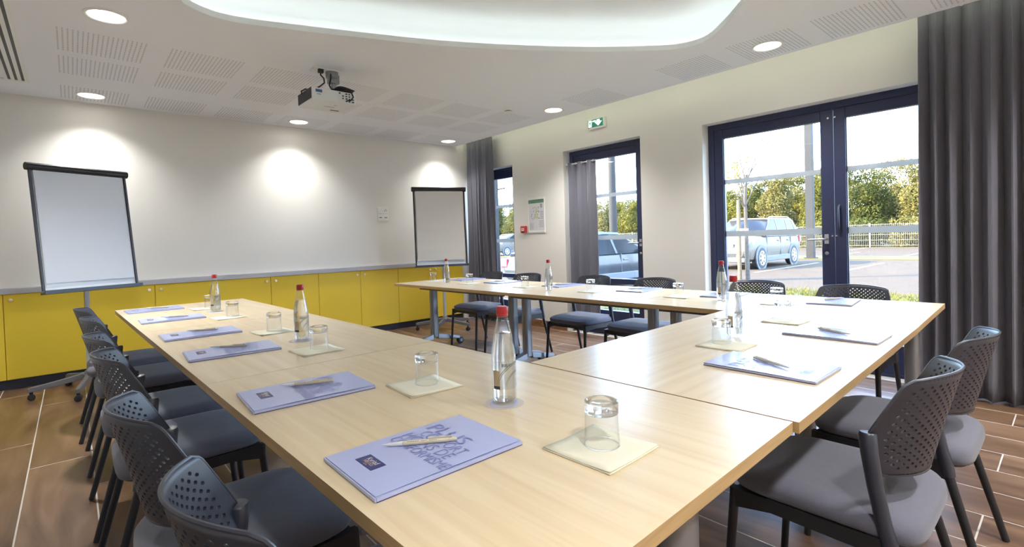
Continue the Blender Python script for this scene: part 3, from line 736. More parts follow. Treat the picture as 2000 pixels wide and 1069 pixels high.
def make_chair():
    t = thing('meeting_chair', '', 'chair', (0,0,0), 0, 'perforated-back meeting chairs')
    rear = lambda x, y: -.022*max(0, (-y-.08)/.15)**1.5
    rear2 = lambda x, y: .5*rear(x, y)
    top = lambda x, y: -.010*(max(0, y-.10)/.12)**2-.012*max(0, (-y-.15)/.10)-.006*(1-(x/.22)**2)*0
    pad = MB(); A, B, E = .228, .232, 5.5
    rings = [selring(A-.05, B-.05, E, .402, 0, fz=rear), selring(A-.018, B-.018, E, .404, 0, fz=rear), selring(A-.004, B-.004, E, .414, 0, fz=rear), selring(A, B, E, .428, 0, fz=rear), selring(A-.002, B-.002, E, .441, 0, fz=rear2),
             selring(A-.012, B-.012, E, .453, 0, fz=top), selring(A-.030, B-.030, E, .460, 0, fz=top), selring(A-.06, B-.06, E, .462, 0, fz=top), selring(A-.14, B-.14, E, .459, 0), selring(.02, .02, 2, .457, 0)]
    pad.loft(rings).obj('seat', M_fabric, t, smooth=60)
    fr = MB().loft([selring(A-.04, B-.04, 4, .384, .0, fz=rear), selring(A-.008, B-.015, 4, .396, 0, fz=rear), selring(A-.010, B-.016, 4, .405, 0, fz=rear)])
    for s in (-1, 1):
        fr.loft([[(s*.214-.012,y,z0),(s*.214+.012,y,z0),(s*.214+.012,y,z1),(s*.214-.012,y,z1)] for y, z0, z1 in ((.215,.352,.408),(.10,.372,.408),(-.10,.366,.405),(-.178,.348,.410))])
    fr.bb(-.21,.21,.186,.206,.375,.404)
    fr.obj('seat_frame', M_blackmetal, t, smooth=40)
    for s in (-1, 1):
        MB().tube([(s*.212,.205,.405),(s*.216,.208,.36),(s*.226,.236,0.003)], [.0145,.0135,.0115], 12).obj('leg', M_blackmetal, t, smooth=50)
        MB().tube([(s*.215,-.166,.40),(s*.235,-.272,.003)], [.0135,.0115], 12).obj('leg', M_blackmetal, t, smooth=50)
        MB().tube([(s*.2165,-.176,.362),(s*.2165,-.172,.385),(s*.217,-.160,.44),(s*.218,-.143,.53),(s*.217,-.132,.61),(s*.214,-.128,.655),(s*.2135,-.128,.660)], [.0175,.019,.0175,.0175,.019,.0195,.016], 14).obj('upright', M_anth, t, smooth=50)
    back_shell().obj('backrest', M_anth, t, smooth=40)
    return t
chair = make_chair()
CH = [(.364,.885,-PI/2+.04,'grey seat, first on the left side nearest the camera'),(.322,1.485,-PI/2+.02,'second from the camera in the left row'),(.314,2.297,-PI/2,'third from the camera in the left row'),
      (.300,2.84,-PI/2+.01,'fourth from the camera in the left row'),(.296,3.61,-PI/2,'fifth from the camera in the left row'),(.273,4.245,-PI/2-.015,'farthest in the left row, next to the yellow cupboards'),
      (3.39,4.43,PI/2,'farthest in the window row, by the corner curtain'),(3.36,3.79,PI/2+.06,'second from the far end of the window row, under the evacuation plan'),(3.44,2.985,PI/2,'in the window row before the short curtain'),
      (3.44,2.335,PI/2-.01,'in the window row before the blank pier by the glazed door'),(3.56,1.56,PI/2,'before the left leaf of the double door, behind the bottles'),(3.50,.95,PI/2,'before the right leaf of the double door'),
      (1.665,.475,0.0,'nearer of two at the right edge before the cross table'),(2.29,.455,.0,'second at the right edge, beside the big curtain')]
for i, (x, y, rz, l) in enumerate(CH):
    lab = 'dark perforated-back chair, '+l
    if i == 0: chair.location = (x, y, 0); chair.rotation_euler.z = rz; chair['label'] = lab
    else: dup(chair, (x, y, 0), rz, lab)

# ---------------------------------------------------------------- folders, pens, napkins, glasses, bottles
TZ = .7398
def make_folder():
    t = thing('folder', '', 'folder', (0,0,TZ), 0, 'blue folders laid on the tables')
    w, h = .11, .16
    MB().bb(-w,w,-h,h,0,.0016).obj('back_cover', M_navy, t)
    MB().bb(-w+.001,w-.002,-h+.001,h-.001,.0017,.0062).obj('inner_sheets', M_foldin, t)
    # front cover: slightly bowed sheet with thickness, a folded flap line along two sides
    n = 8; r0 = []; r1 = []
    for i in range(n+1):
        y = -h+2*h*i/n; bow = .0012*math.sin(PI*i/n)+.0010*i/n
        r0.append([(-w,y,.0066+bow),(w-.006,y,.0068+bow)]); r1.append([(-w,y,.0078+bow),(w-.006,y,.0080+bow)])
    b = MB(); rings = [[r0[i][0], r0[i][1], r1[i][1], r1[i][0]] for i in range(n+1)]
    b.loft(rings); cv = b.obj('front_cover', M_folder, t, smooth=30)
    MB().bb(w-.0045,w,-h,h,.0016,.0072).bb(-w,w,-h-.0035,-h-.0008,.0016,.0070).obj('flap', M_folder, t)
    zt = .00925
    MB().bb(-.055,.012,-.124,-.092,.0075,zt-.0004).obj('logo_plate', M_navy, cv)
    text('print', 'Kyriad', .0165, M_wprint, cv, (-.0215,-.1030,zt), sx=.9)
    text('print', 'PRESTIGE', .0090, M_oprint, cv, (-.0215,-.1130,zt), sx=.95)
    text('print', 'HOTEL', .0042, M_oprint, cv, (-.0215,-.1195,zt))
    for body, s, x, y, wd in (('PLUS', .050, -.094, .072, .128), ('CONFORT', .040, -.075, .038, .150), ('MOINS DE', .040, -.094, .008, .165), ('CONFORMISME', .036, -.094, -.022, .198)):
        text('embossed_print', body, s, M_emb, cv, (x, y, zt+.0013), align='LEFT', width=wd)
    return t
folder = make_folder()
FO = [(.516,.865,-PI/2,'nearest blue folder with large print, beside the closest glass'),(.495,1.477,-PI/2-.05,'second blue folder from the camera on the left tables'),(.478,2.29,-PI/2-.05,'third blue folder from the camera on the left tables'),
      (.466,2.885,-PI/2,'fourth blue folder from the camera on the left tables'),(.445,3.66,-PI/2,'fifth blue folder from the camera on the left tables'),(.425,4.345,-PI/2+.05,'farthest blue folder at the end of the left tables'),
      (1.613,.638,.0,'shiny pale folder on the cross table, nearer the camera'),(2.270,.645,.0,'shiny pale folder on the cross table, nearer the big curtain'),
      (3.315,.945,PI/2+.10,'bright folder on the window table before the right door leaf'),(3.30,1.585,PI/2+.12,'folder behind the two bottles on the window row'),(3.29,2.26,PI/2+.08,'folder on the window row before the single glazed door'),
      (3.26,3.03,PI/2-.05,'folder beside the middle bottle of the window row'),(3.21,3.80,PI/2,'folder on the window row under the evacuation plan'),(3.24,4.43,PI/2,'farthest folder of the window row near the corner curtain')]
for i, (x, y, rz, l) in enumerate(FO):
    if i == 0: folder.location = (x, y, TZ); folder.rotation_euler.z = rz; folder['label'] = l
    else: dup(folder, (x, y, TZ), rz, l)
def make_pen():
    t = thing('pen', '', 'pen', (0,0,TZ), 0, 'beige ballpoint pens on the folders')
    Mx = Matrix.Rotation(PI/2,4,'Y')
    MB().lathe([(.0042,-.035),(.0048,-.03),(.0048,.055),(.0045,.058)], 14, M=Mx).obj('barrel', M_pen, t, smooth=40)
    MB().lathe([(.0008,-.076),(.0012,-.070),(.0034,-.060),(.0045,-.0355)], 14, M=Mx).obj('tip', M_pentip, t, smooth=40)
    MB().lathe([(.0042,.0585),(.0044,.066),(.0034,.074)], 12, M=Mx).obj('push_button', M_pen, t, smooth=40)
    MB().bb(.015,.064,-.0016,.0016,.0056,.0070).bb(.058,.064,-.0016,.0016,.0044,.0060).obj('clip', M_pen, t)
    pr = MB()
    for k in range(15):
        if k not in (6,10): pr.bb(-.026+k*.0040,-.0235+k*.0040,-.0038,-.0030,.0020,.0036)
    pr.obj('print', M_penink, t)
    return t
pen = make_pen()
PE = [((.445,.935),(.590,.842),'nearest pen'),((.437,1.552),(.580,1.478),'pen on the second folder of the left tables'),((.405,2.392),(.545,2.293),'pen on the third folder of the left tables'),
      ((.410,2.975),(.545,2.880),'pen on the fourth folder of the left tables'),((.39,3.72),(.53,3.65),'pen on the fifth folder of the left tables'),((.37,4.40),(.51,4.34),'pen on the farthest folder of the left tables'),
      ((1.582,.566),(1.648,.702),'pen on the nearer cross-table folder'),((2.242,.580),(2.312,.722),'pen on the cross-table folder near the curtain'),
      ((3.43,.925),(3.288,.985),'pen on the bright folder before the right door leaf'),((3.36,1.55),(3.24,1.62),'pen on the folder behind the two bottles'),((3.33,2.22),(3.21,2.31),'pen on the folder before the single glazed door'),
      ((3.31,2.98),(3.19,3.06),'pen on the folder beside the middle bottle'),((3.26,3.76),(3.14,3.85),'pen on the folder under the evacuation plan'),((3.24,4.39),(3.12,4.47),'pen on the farthest window-row folder')]
for i, (a, b_, l) in enumerate(PE):
    x, y = (a[0]+b_[0])/2, (a[1]+b_[1])/2; rz = math.atan2(b_[1]-a[1], b_[0]-a[0]); z = TZ+.0150
    lab = 'beige ballpoint pen, '+l if i == 0 else 'beige ballpoint '+l
    if i == 0: lab = 'beige ballpoint pen with fine print on the nearest folder'
    if i == 0: pen.location = (x, y, z); pen.rotation_euler.z = rz; pen['label'] = lab
    else: dup(pen, (x, y, z), rz, lab)

def make_napkin(seed):
    r = random.Random(seed); n = 8; w = .0825
    t = thing('napkin', '', 'napkin', (0,0,TZ), 0, 'cream paper napkins under the glasses')
    for layer, nm in ((0,'lower_fold'),(1,'upper_fold')):
        lift = [[r.uniform(0,.0035)*(layer+.3) for _ in range(2)] for _ in range(2)]
        rings = []
        for j in range(n+1):
            ring = []
            for i in range(n+1):
                u, v = i/n*2-1, j/n*2-1; m = max(abs(u), abs(v))
                li = lift[0 if u < 0 else 1][0 if v < 0 else 1]*max(0, abs(u*v)-.25)
                ring.append((u*(w-.002*layer), v*(w-.002*layer), .0006+.0016*layer+li*1.2))
            rings.append(ring)
        o = MB().loft(rings, closed=False, ends=False).obj(nm, M_napkin, t, smooth=60, recalc=False)
        s = o.modifiers.new('thick','SOLIDIFY'); s.thickness = .0009; s.offset = 1
    return t
NAP = [(.775,.632,.03,'nearest cream napkin, flat under the closest glass'),(.758,1.27,-.04,'second cream napkin of the left tables'),(.722,2.03,.05,'third cream napkin of the left tables, by the second bottle'),(.733,2.65,.08,'fourth cream napkin of the left tables'),(.70,3.43,.10,'fifth cream napkin of the left tables, by the far bottle'),(.69,4.10,.05,'farthest cream napkin of the left tables'),
       (1.82,.873,.03,'cream napkin on the cross table before the bottle'),(2.477,.905,.0,'cream napkin on the cross table near the window row'),
       (3.06,1.15,.05,'cream napkin nearest on the window row'),(3.06,1.78,.04,'cream napkin of the window row left of the two bottles'),(3.0,2.49,.0,'cream napkin of the window row before the single glazed door'),(2.98,3.23,.06,'cream napkin of the window row left of the middle bottle'),(2.94,4.0,.04,'cream napkin of the window row, second from the far end'),(2.90,4.60,.0,'farthest cream napkin of the window row by the far bottle')]
naps = [make_napkin(1), make_napkin(5)]
for i, (x, y, rz, l) in enumerate(NAP):
    if i < 2: naps[i].location = (x, y, TZ); naps[i].rotation_euler.z = rz; naps[i]['label'] = l
    else: dup(naps[i % 2], (x, y, TZ), rz+RND.uniform(-.02,.02), l)
def make_glass():
    t = thing('tumbler', '', 'glass', (0,0,TZ), 0, 'tumblers standing upside down on napkins')
    n = 44
    w = [(.0352,.0012),(.0347,.012),(.0338,.035),(.0334,.055),(.0338,.066)]
    wi = [(.0318,.066),(.0320,.055),(.0325,.035),(.0335,.012),(.0341,.0012)]
    MB().lathe(w+wi, n, ends=False).obj('glass_body', M_thin, t, smooth=60)
    MB().tube([(.0346*math.cos(a), .0346*math.sin(a), .0012) for a in [2*PI*i/40 for i in range(41)]], .0011, 8, caps=False).obj('rim', M_clear, t, smooth=80)
    MB().lathe([(.001,.0668),(.022,.0664),(.0300,.0650),(.0328,.0640),(.0337,.0662),(.0346,.078),(.0343,.0855),(.0325,.0890),(.0290,.0898),(.0265,.0868),(.012,.0855),(.001,.0853)], n, ends=False).obj('thick_base', M_clear, t, smooth=50)
    return t
glass = make_glass()
GL = [(.785,.636),(.775,1.278),(.742,2.05),(.748,2.675),(.73,3.46),(.73,4.13),(1.838,.90),(2.50,.925),(3.08,1.17),(3.075,1.80),(3.025,2.52),(3.0,3.25),(2.97,4.03),(2.92,4.62)]
for i, (x, y) in enumerate(GL):
    l = 'upturned tumbler on the '+NAP[i][3].replace(', flat under the closest glass', ' of all').replace('of the left tables','on left tables').replace('of the window row','in window row')
    if i == 0: glass.location = (x, y, TZ+.0044); glass['label'] = l
    else: dup(glass, (x, y, TZ+.0044), RND.uniform(0,6), l)

def make_bottle():
    t = thing('water_bottle', '', 'bottle', (0,0,TZ), 0, 'glass water bottles with red caps')
    o = [(.001,.004),(.020,.002),(.028,.0),(.0312,.004),(.0318,.012),(.0318,.118),(.0305,.135),(.0265,.160),(.0205,.190),(.0155,.212),(.0130,.224),(.0128,.232)]
    i_ = [(.0108,.232),(.0110,.224),(.0135,.211),(.0185,.189),(.0245,.159),(.0285,.134),(.0297,.117),(.0297,.014),(.026,.008),(.001,.009)]
    b = MB().lathe(o+i_, 40, ends=False); b.obj('glass_body', M_bottle, t, smooth=50)
    MB().lathe([(.001,.0093),(.0255,.0085),(.0293,.0145),(.0293,.117),(.0281,.134),(.0241,.159),(.0196,.180),(.001,.180)], 36, ends=False).obj('water', M_water, t, smooth=40)
    MB().lathe([(.0150,.2235),(.0152,.229),(.0143,.230),(.0148,.2315),(.0152,.2335),(.0146,.2455),(.0125,.2485),(.001,.249)], 32, ends=False).obj('cap', M_red, t, smooth=40)
    def wrap(a0, a1, z0, z1, r, n=14):
        rr = [[(r*math.cos(a0+(a1-a0)*k/n), r*math.sin(a0+(a1-a0)*k/n), z) for k in range(n+1)] for z in (z0, z1)]
        return MB().loft(rr, closed=False, ends=False)
    lb = wrap(-2.0, 1.1, .040, .112, .0321, 30).obj('label', M_label, t, smooth=60, recalc=False)
    wrap(-2.0,-1.35,.050,.088,.0323).obj('label_tan_block', M_gold, lb, recalc=False); wrap(-2.0,-1.35,.041,.0495,.0323).obj('label_dark_band', M_dark, lb, recalc=False)
    arc = MB()
    for R_ in (.062,.058,.040,.037):                      # large ring emblem wrapping off the label
        m = 30; ri = []
        for k in range(m+1):
            a = PI*.5+PI*.75*k/m; px = -.0+R_*math.cos(a); pz = .046+R_*math.sin(a)
            if pz < .042 or pz > .118: ri.append(None); continue
            an = -.55+px/.0324+.9; ri.append((an, pz))
        for k in range(m):
            if ri[k] and ri[k+1]:
                (a, z), (a2, z2) = ri[k], ri[k+1]; r = .0324
                arc.add([(r*math.cos(a), r*math.sin(a), z-.0009),(r*math.cos(a2), r*math.sin(a2), z2-.0009),(r*math.cos(a2), r*math.sin(a2), z2+.0009),(r*math.cos(a), r*math.sin(a), z+.0009)], [(0,1,2,3)])
    arc.obj('ring_emblem', M_labink, lb, recalc=False)
    em = MB()
    for k in range(7): em.add([(.0325*math.cos(-1.15+k*.12+d), .0325*math.sin(-1.15+k*.12+d), z) for d, z in ((0,.098),(.07,.098),(.07,.106),(0,.106))], [(0,1,2,3)])
    em.obj('label_marks', M_labink, lb, recalc=False)
    return t
bottle = make_bottle()
BO = [(.826,.985,-1.27,'largest red-capped water bottle in the foreground on the left tables'),(.757,2.30,-.89,'red-capped water bottle in the middle of the left tables'),(.71,3.84,-.75,'red-capped water bottle near the far end of the left tables'),
      (2.0,.925,-1.5,'red-capped water bottle on the cross table'),(3.04,1.48,-1.5,'red-capped water bottle on the window row just behind the cross-table bottle'),(2.905,2.86,.0,'red-capped water bottle in the middle of the window row'),(2.86,4.27,.0,'red-capped water bottle near the far end of the window row')]
CO = thing('coaster', '', 'coaster', (0,0,TZ), 0, 'translucent round coasters under the bottles')
MB().lathe([(.001,0),(.051,0),(.051,.0010),(.001,.0010)], 40, ends=False).obj('disc', M_coaster, CO)
MB().lathe([(.036,.00115),(.030,.00115)], 40, ends=False).lathe([(.0485,.00115),(.0478,.00115)], 40, ends=False).obj('printed_ring', M_coastblue, CO, recalc=False)
MB().bb(.036,.048,-.009,.009,.0011,.0013).obj('printed_mark', M_coastblue, CO)
for i, (x, y, rz, l) in enumerate(BO):
    onc = i < 3
    z = TZ+(.0015 if onc else 0)
    if i == 0: bottle.location = (x, y, z); bottle.rotation_euler.z = rz; bottle['label'] = l
    else: dup(bottle, (x, y, z), rz, l)
    if onc:
        lab = 'translucent round coaster under the '+('largest foreground bottle','middle bottle of the left tables','far bottle of the left tables')[i]
        cx, cy = x-.006, y-.004
        if i == 0: CO.location = (cx, cy, TZ+.0002); CO.rotation_euler.z = .55; CO['label'] = lab
        else: dup(CO, (cx, cy, TZ+.0002), .5+i, lab)

# ---------------------------------------------------------------- outdoors
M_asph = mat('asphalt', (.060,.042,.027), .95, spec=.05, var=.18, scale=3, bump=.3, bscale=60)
M_grassg = mat('grass_ground', (.065,.058,.016), .95, spec=.1, var=.35, scale=2.5)
M_field = mat('dry_undergrowth', (.10,.08,.034), .95, spec=.1, var=.4, scale=1.2)
M_line = mat('road_paint', (.15,.12,.09), .8, var=.08, scale=8)
M_post = mat('grey_column', (.020,.0185,.017), .7, spec=.2)
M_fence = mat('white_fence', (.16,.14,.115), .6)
M_stake = mat('wooden_stake', (.11,.072,.038), .85, var=.2, scale=12)
M_bark = mat('tree_bark', (.055,.042,.03), .9, var=.3, scale=14)
M_palebark = mat('pale_bark', (.12,.092,.06), .9, var=.2, scale=9)
M_leafA = leafmat('leaf_olive', (.036,.038,.007), (.135,.115,.02))
M_leafB = leafmat('leaf_dark', (.020,.026,.007), (.085,.082,.016))
M_leafC = leafmat('leaf_pale', (.066,.060,.017), (.165,.13,.036))
M_leafY = leafmat('leaf_yellow', (.15,.11,.014), (.22,.15,.03))
M_grass = leafmat('grass_blade', (.06,.058,.012), (.16,.135,.035))
tag(MB().bb(4.93, 37.5, -20, 70, -.2, -.02).obj('asphalt', M_asph), 'grey asphalt of the car park outside the windows', 'ground', kind='structure')
tag(MB().bb(37.5, 75, -30, 90, -.2, -.01).obj('undergrowth_ground', M_field), 'dry olive ground under the shrubs beyond the fence', 'ground', kind='structure')
vg = tag(MB().bb(4.93, 10.6, -8, 6.2, -.2, -.005).obj('grass_verge', M_grassg), 'grass strip directly outside the double door', 'ground', kind='structure')
tag(MB().bb(22.6, 25.2, -12, 40, -.2, .0).obj('planted_strip', M_grassg), 'narrow grass strip between the two parking rows', 'ground', kind='structure')
ln = thing('parking_lines', 'white parking bay lines painted on the asphalt', 'road marking', (0,0,-.02), kind='structure')
for x0, x1, y in ((15.0,20.3,6.28),(16.4,20.7,4.42),(15.2,20.4,9.2),(15.2,20.4,1.9),(25.6,29.5,4.8),(30,36.8,8.7),(25.6,30,7.4),(25.6,30,2.2)):
    MB().bb(x0, x1, y-.055, y+.055, 0, .004).obj('painted_line', M_line, ln)
MB().bb(25.5,25.62,-10,30,0,.004).obj('painted_line', M_line, ln)

rng = np.random.default_rng(5)
def leafmesh(name, blobs, n, size, m, parent, flat_=.8):
    cs = np.array([b[:3] for b in blobs]); rs = np.array([b[3] for b in blobs]); wts = rs**2; wts = wts/wts.sum()
    k = rng.choice(len(blobs), n, p=wts)
    d = rng.normal(size=(n,3)); d /= np.linalg.norm(d, axis=1)[:,None]
    rad = rs[k]*(.62+.42*rng.random(n)**.7)
    c = cs[k]+d*rad[:,None]*np.array([1,1,flat_])
    c[:,2] = np.maximum(c[:,2], .05)
    nn = d+rng.normal(size=(n,3))*.7; nn /= np.linalg.norm(nn, axis=1)[:,None]
    a = np.cross(nn, rng.normal(size=(n,3))); a /= np.linalg.norm(a, axis=1)[:,None]; b = np.cross(nn, a)
    s = size*(.6+.8*rng.random(n))[:,None]
    V = np.stack([c-a*s, c-b*s*.5, c+a*s, c+b*s*.5], 1).reshape(-1,3)
    me = bpy.data.meshes.new(name); F = np.arange(4*n).reshape(-1,4)
    me.from_pydata(V.tolist(), [], F.tolist()); me.materials.append(m)
    o = bpy.data.objects.new(name, me); LINK(o); o.parent = parent; tag(o, kind='stuff')
    return o
def shrub(label, x, y, h, wd, m, n=21000, trunk=M_bark, cat='shrub', size=.075):
    t = thing('shrub', label, cat, (x, y, 0), group='shrubs and trees beyond the fence')
    r = random.Random(int(x*7+y*13)); bl = []; hx, hy = min(1.25, wd*.4), wd*.5
    for k in range(26):
        q = r.uniform(.24,.36)*wd; z = r.uniform(.10,.86)*h; f = 1-.30*max(0, z/h-.5)*2
        bl.append((r.uniform(-1,1)*max(.1,hx-q*.8)*f, r.uniform(-1,1)*max(.05,hy-q)*f, z, q*(1-.35*(z > .7*h))))
    for k in range(5): bl.append((r.uniform(-.3,.3), (k/4-.5)*wd*.62, h*r.uniform(.84,.97), .16*wd))
    leafmesh('foliage', bl, n, size, m, t)
    b = MB()
    for k in range(5):
        a = r.uniform(0,6.28); e = Vector((math.cos(a)*wd*.25, math.sin(a)*wd*.35, h*.75)); b.tube([(r.uniform(-.2,.2),r.uniform(-.2,.2),0), e*.5+Vector((0,0,.1)), e], [.06,.045,.02], 6)
    b.obj('stems', trunk, t, smooth=60)
SH = [('tall dark olive shrub behind the right end of the fence',41.5,9.6,5.3,3.1,M_leafB),('broad olive shrub right of the door mullion',41.7,12.7,5.7,3.0,M_leafA),('pale loose tree behind the grey column',41.5,15.7,5.6,3.0,M_leafC),
      ('yellow-green shrub behind the white car',41.6,18.7,4.9,3.0,M_leafA),('dark shrub left of the white car roof',41.4,21.8,4.4,3.1,M_leafB),('pale loose tree at the right end beside the curtain',41.3,6.5,5.4,3.1,M_leafC),
      ('green shrub hidden mostly by the big curtain',41.5,3.4,5.0,3.1,M_leafB),('olive shrub seen over the dark car, right',41,29.2,4.6,3.4,M_leafA),('pale shrub seen over the dark car, left',41.5,32.7,4.8,3.4,M_leafC),('tall olive shrub left of the round lamp column',41.2,36.2,4.9,3.4,M_leafA),
      ('olive shrub behind the white van',39.5,44,5.0,3.9,M_leafA),('far dark shrub left of the white van',39.5,48.2,5.4,4.2,M_leafB),('dark shrub partly behind the blank wall pier',41.5,25.2,4.4,3.4,M_leafB)]
SH += [('tall back-row tree showing between the front shrubs, '+q,46.0,yy,hh,3.4,mm) for q, yy, hh, mm in (('right end by the curtain',5.3,6.0,M_leafA),('above the right door leaf',8.9,6.1,M_leafC),('right of the mullion',12.4,6.4,M_leafB),('just left of the mullion',15.8,6.2,M_leafA),('left of the grey column',19.2,5.9,M_leafB),('above the white car',22.6,5.4,M_leafA),('behind the blank pier',26.2,5.0,M_leafA),('over the dark car roof',31.2,5.3,M_leafB),('right of the round lamp column',34.7,5.4,M_leafA),('left edge of the glazed door',38.4,5.3,M_leafC),('over the far street lamp foot',51.0,6.2,M_leafC),('in the narrow window, left',55.0,6.6,M_leafA))]
SH += [('low tangled bush at the fence foot, '+q,38.75,yy,1.7,2.6,mm) for q, yy, mm in (('far right by the curtain',6.7,M_leafC),('right of the mullion',9.4,M_leafB),('under the door mullion',12.1,M_leafA),('behind the grey column',14.8,M_leafC),('behind the white car',17.5,M_leafB))]
for l, x, y, h, wd, m in SH: shrub(l, x, y, h, wd, m, 21000 if h > 2 else 6000)

# fence
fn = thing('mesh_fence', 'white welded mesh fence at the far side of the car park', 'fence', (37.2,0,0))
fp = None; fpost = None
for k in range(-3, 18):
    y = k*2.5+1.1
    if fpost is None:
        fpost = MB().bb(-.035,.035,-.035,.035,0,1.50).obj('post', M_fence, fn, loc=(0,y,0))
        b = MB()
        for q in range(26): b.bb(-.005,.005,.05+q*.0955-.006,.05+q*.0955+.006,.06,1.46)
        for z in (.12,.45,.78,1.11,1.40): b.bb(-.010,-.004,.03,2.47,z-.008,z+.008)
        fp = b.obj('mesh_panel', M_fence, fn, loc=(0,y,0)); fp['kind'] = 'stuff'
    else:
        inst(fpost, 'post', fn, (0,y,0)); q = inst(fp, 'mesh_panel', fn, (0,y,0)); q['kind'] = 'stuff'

# columns and lamp posts
t = thing('steel_column', 'thick grey rectangular column on the grass strip, seen through the left door leaf', 'column', (23.1,7.40,0))
MB().bb(-.12,.12,-.14,.14,0,8).obj('shaft', M_post, t, bevel=.01); MB().bb(-.2,.2,-.2,.2,0,.04).obj('base_plate', M_post, t)
t = thing('steel_column', 'grey round lamp column seen through the single glazed door', 'column', (25.0,18.92,0))
MB().tube([(0,0,0),(0,0,8)], [.25,.21], 16).obj('shaft', M_post, t, smooth=50); MB().bb(-.35,.35,-.35,.35,0,.05).obj('base_plate', M_post, t)
t = thing('steel_column', 'grey square column close outside the narrow window', 'column', (8.0,9.83,0))
MB().bb(-.12,.12,-.15,.15,0,4.5).obj('shaft', M_post, t, bevel=.01); MB().bb(-.18,.18,-.2,.2,0,.03).obj('base_plate', M_post, t)
t = thing('street_lamp', 'far street lamp arm above the white van', 'street lamp', (30.0,37.2,0))
MB().tube([(0,0,0),(0,0,5.7)], .07, 10).obj('pole', M_post, t, smooth=50)
MB().tube([(0,0,5.7),(0,-1.0,5.82),(0,-1.9,5.92)], .06, 8).obj('arm', M_post, t, smooth=50)
MB().bb(-.12,.12,-2.3,-1.5,5.86,5.98).obj('lamp_head', M_post, t, bevel=.02)

# young tree with stake
t = thing('young_tree', 'slim young tree with sparse yellow leaves outside the double door', 'tree', (12.62,5.47,0))
b = MB(); b.tube([(0,0,-.02),(.01,.02,1.2),(0,.03,2.0),(.02,.0,2.6)], [.055,.045,.038,.028], 10).obj('trunk', M_bark, t, smooth=50)
r = random.Random(21); br = MB(); tips = []
for k in range(13):
    z = r.uniform(1.65,2.6); a = r.uniform(0,6.28); ln_ = r.uniform(.5,1.0); up = r.uniform(.6,1.15)
    p0 = Vector((0,.02,z)); p1 = p0+Vector((math.cos(a)*ln_*.30, math.sin(a)*ln_*.36, up*.55)); p2 = p0+Vector((math.cos(a)*ln_*.62, math.sin(a)*ln_*.8, up*1.05))
    br.tube([p0, p1, p2], [.016,.010,.004], 6); tips += [p1, (p1+p2)/2, p2]
    for q in range(2):
        s = p1+(p2-p1)*r.random(); e = s+Vector((r.uniform(-.25,.25), r.uniform(-.3,.3), r.uniform(.1,.4))); br.tube([s, e], [.006,.003], 5); tips.append(e)
br.obj('branches', M_bark, t, smooth=60)
leafmesh('foliage', [(p.x,p.y,p.z,.16) for p in tips], 330, .038, M_leafY, t)
t = thing('tree_stake', 'round wooden stake tied to the young tree', 'stake', (12.56,5.64,0))
MB().tube([(0,0,-.02),(0,0,1.98)], [.048,.045], 12).obj('pole', M_stake, t, smooth=50)
MB().bb(-.03,.09,-.20,.05,1.18,1.26).obj('strap', mat('rubber_strap', (.35,.24,.16), .8), t)

# grass tufts by the verge edge
def grass():
    n = 5200; c = np.stack([rng.uniform(5.2,10.7,n), rng.uniform(-1.5,6.1,n), np.zeros(n)], 1)
    edge = rng.random(n) < .55; c[edge,0] = rng.uniform(9.6,10.8,edge.sum())
    a = rng.uniform(0,6.28,n); h = rng.uniform(.02,.06,n)*(1+1.6*edge*rng.random(n)**3); w = .010
    dx = np.cos(a)*w; dy = np.sin(a)*w; lx = rng.normal(size=n)*.05; ly = rng.normal(size=n)*.05
    V = np.stack([c+np.stack([dx,dy,0*h-.004],1), c-np.stack([dx,dy,0*h+.004],1), c+np.stack([lx,ly,h],1)], 1).reshape(-1,3)
    me = bpy.data.meshes.new('grass'); me.from_pydata(V.tolist(), [], np.arange(3*n).reshape(-1,3).tolist()); me.materials.append(M_grass)
    o = bpy.data.objects.new('grass', me); LINK(o); tag(o, 'rough grass blades growing on the strip outside the double door', 'grass', kind='stuff')
grass()

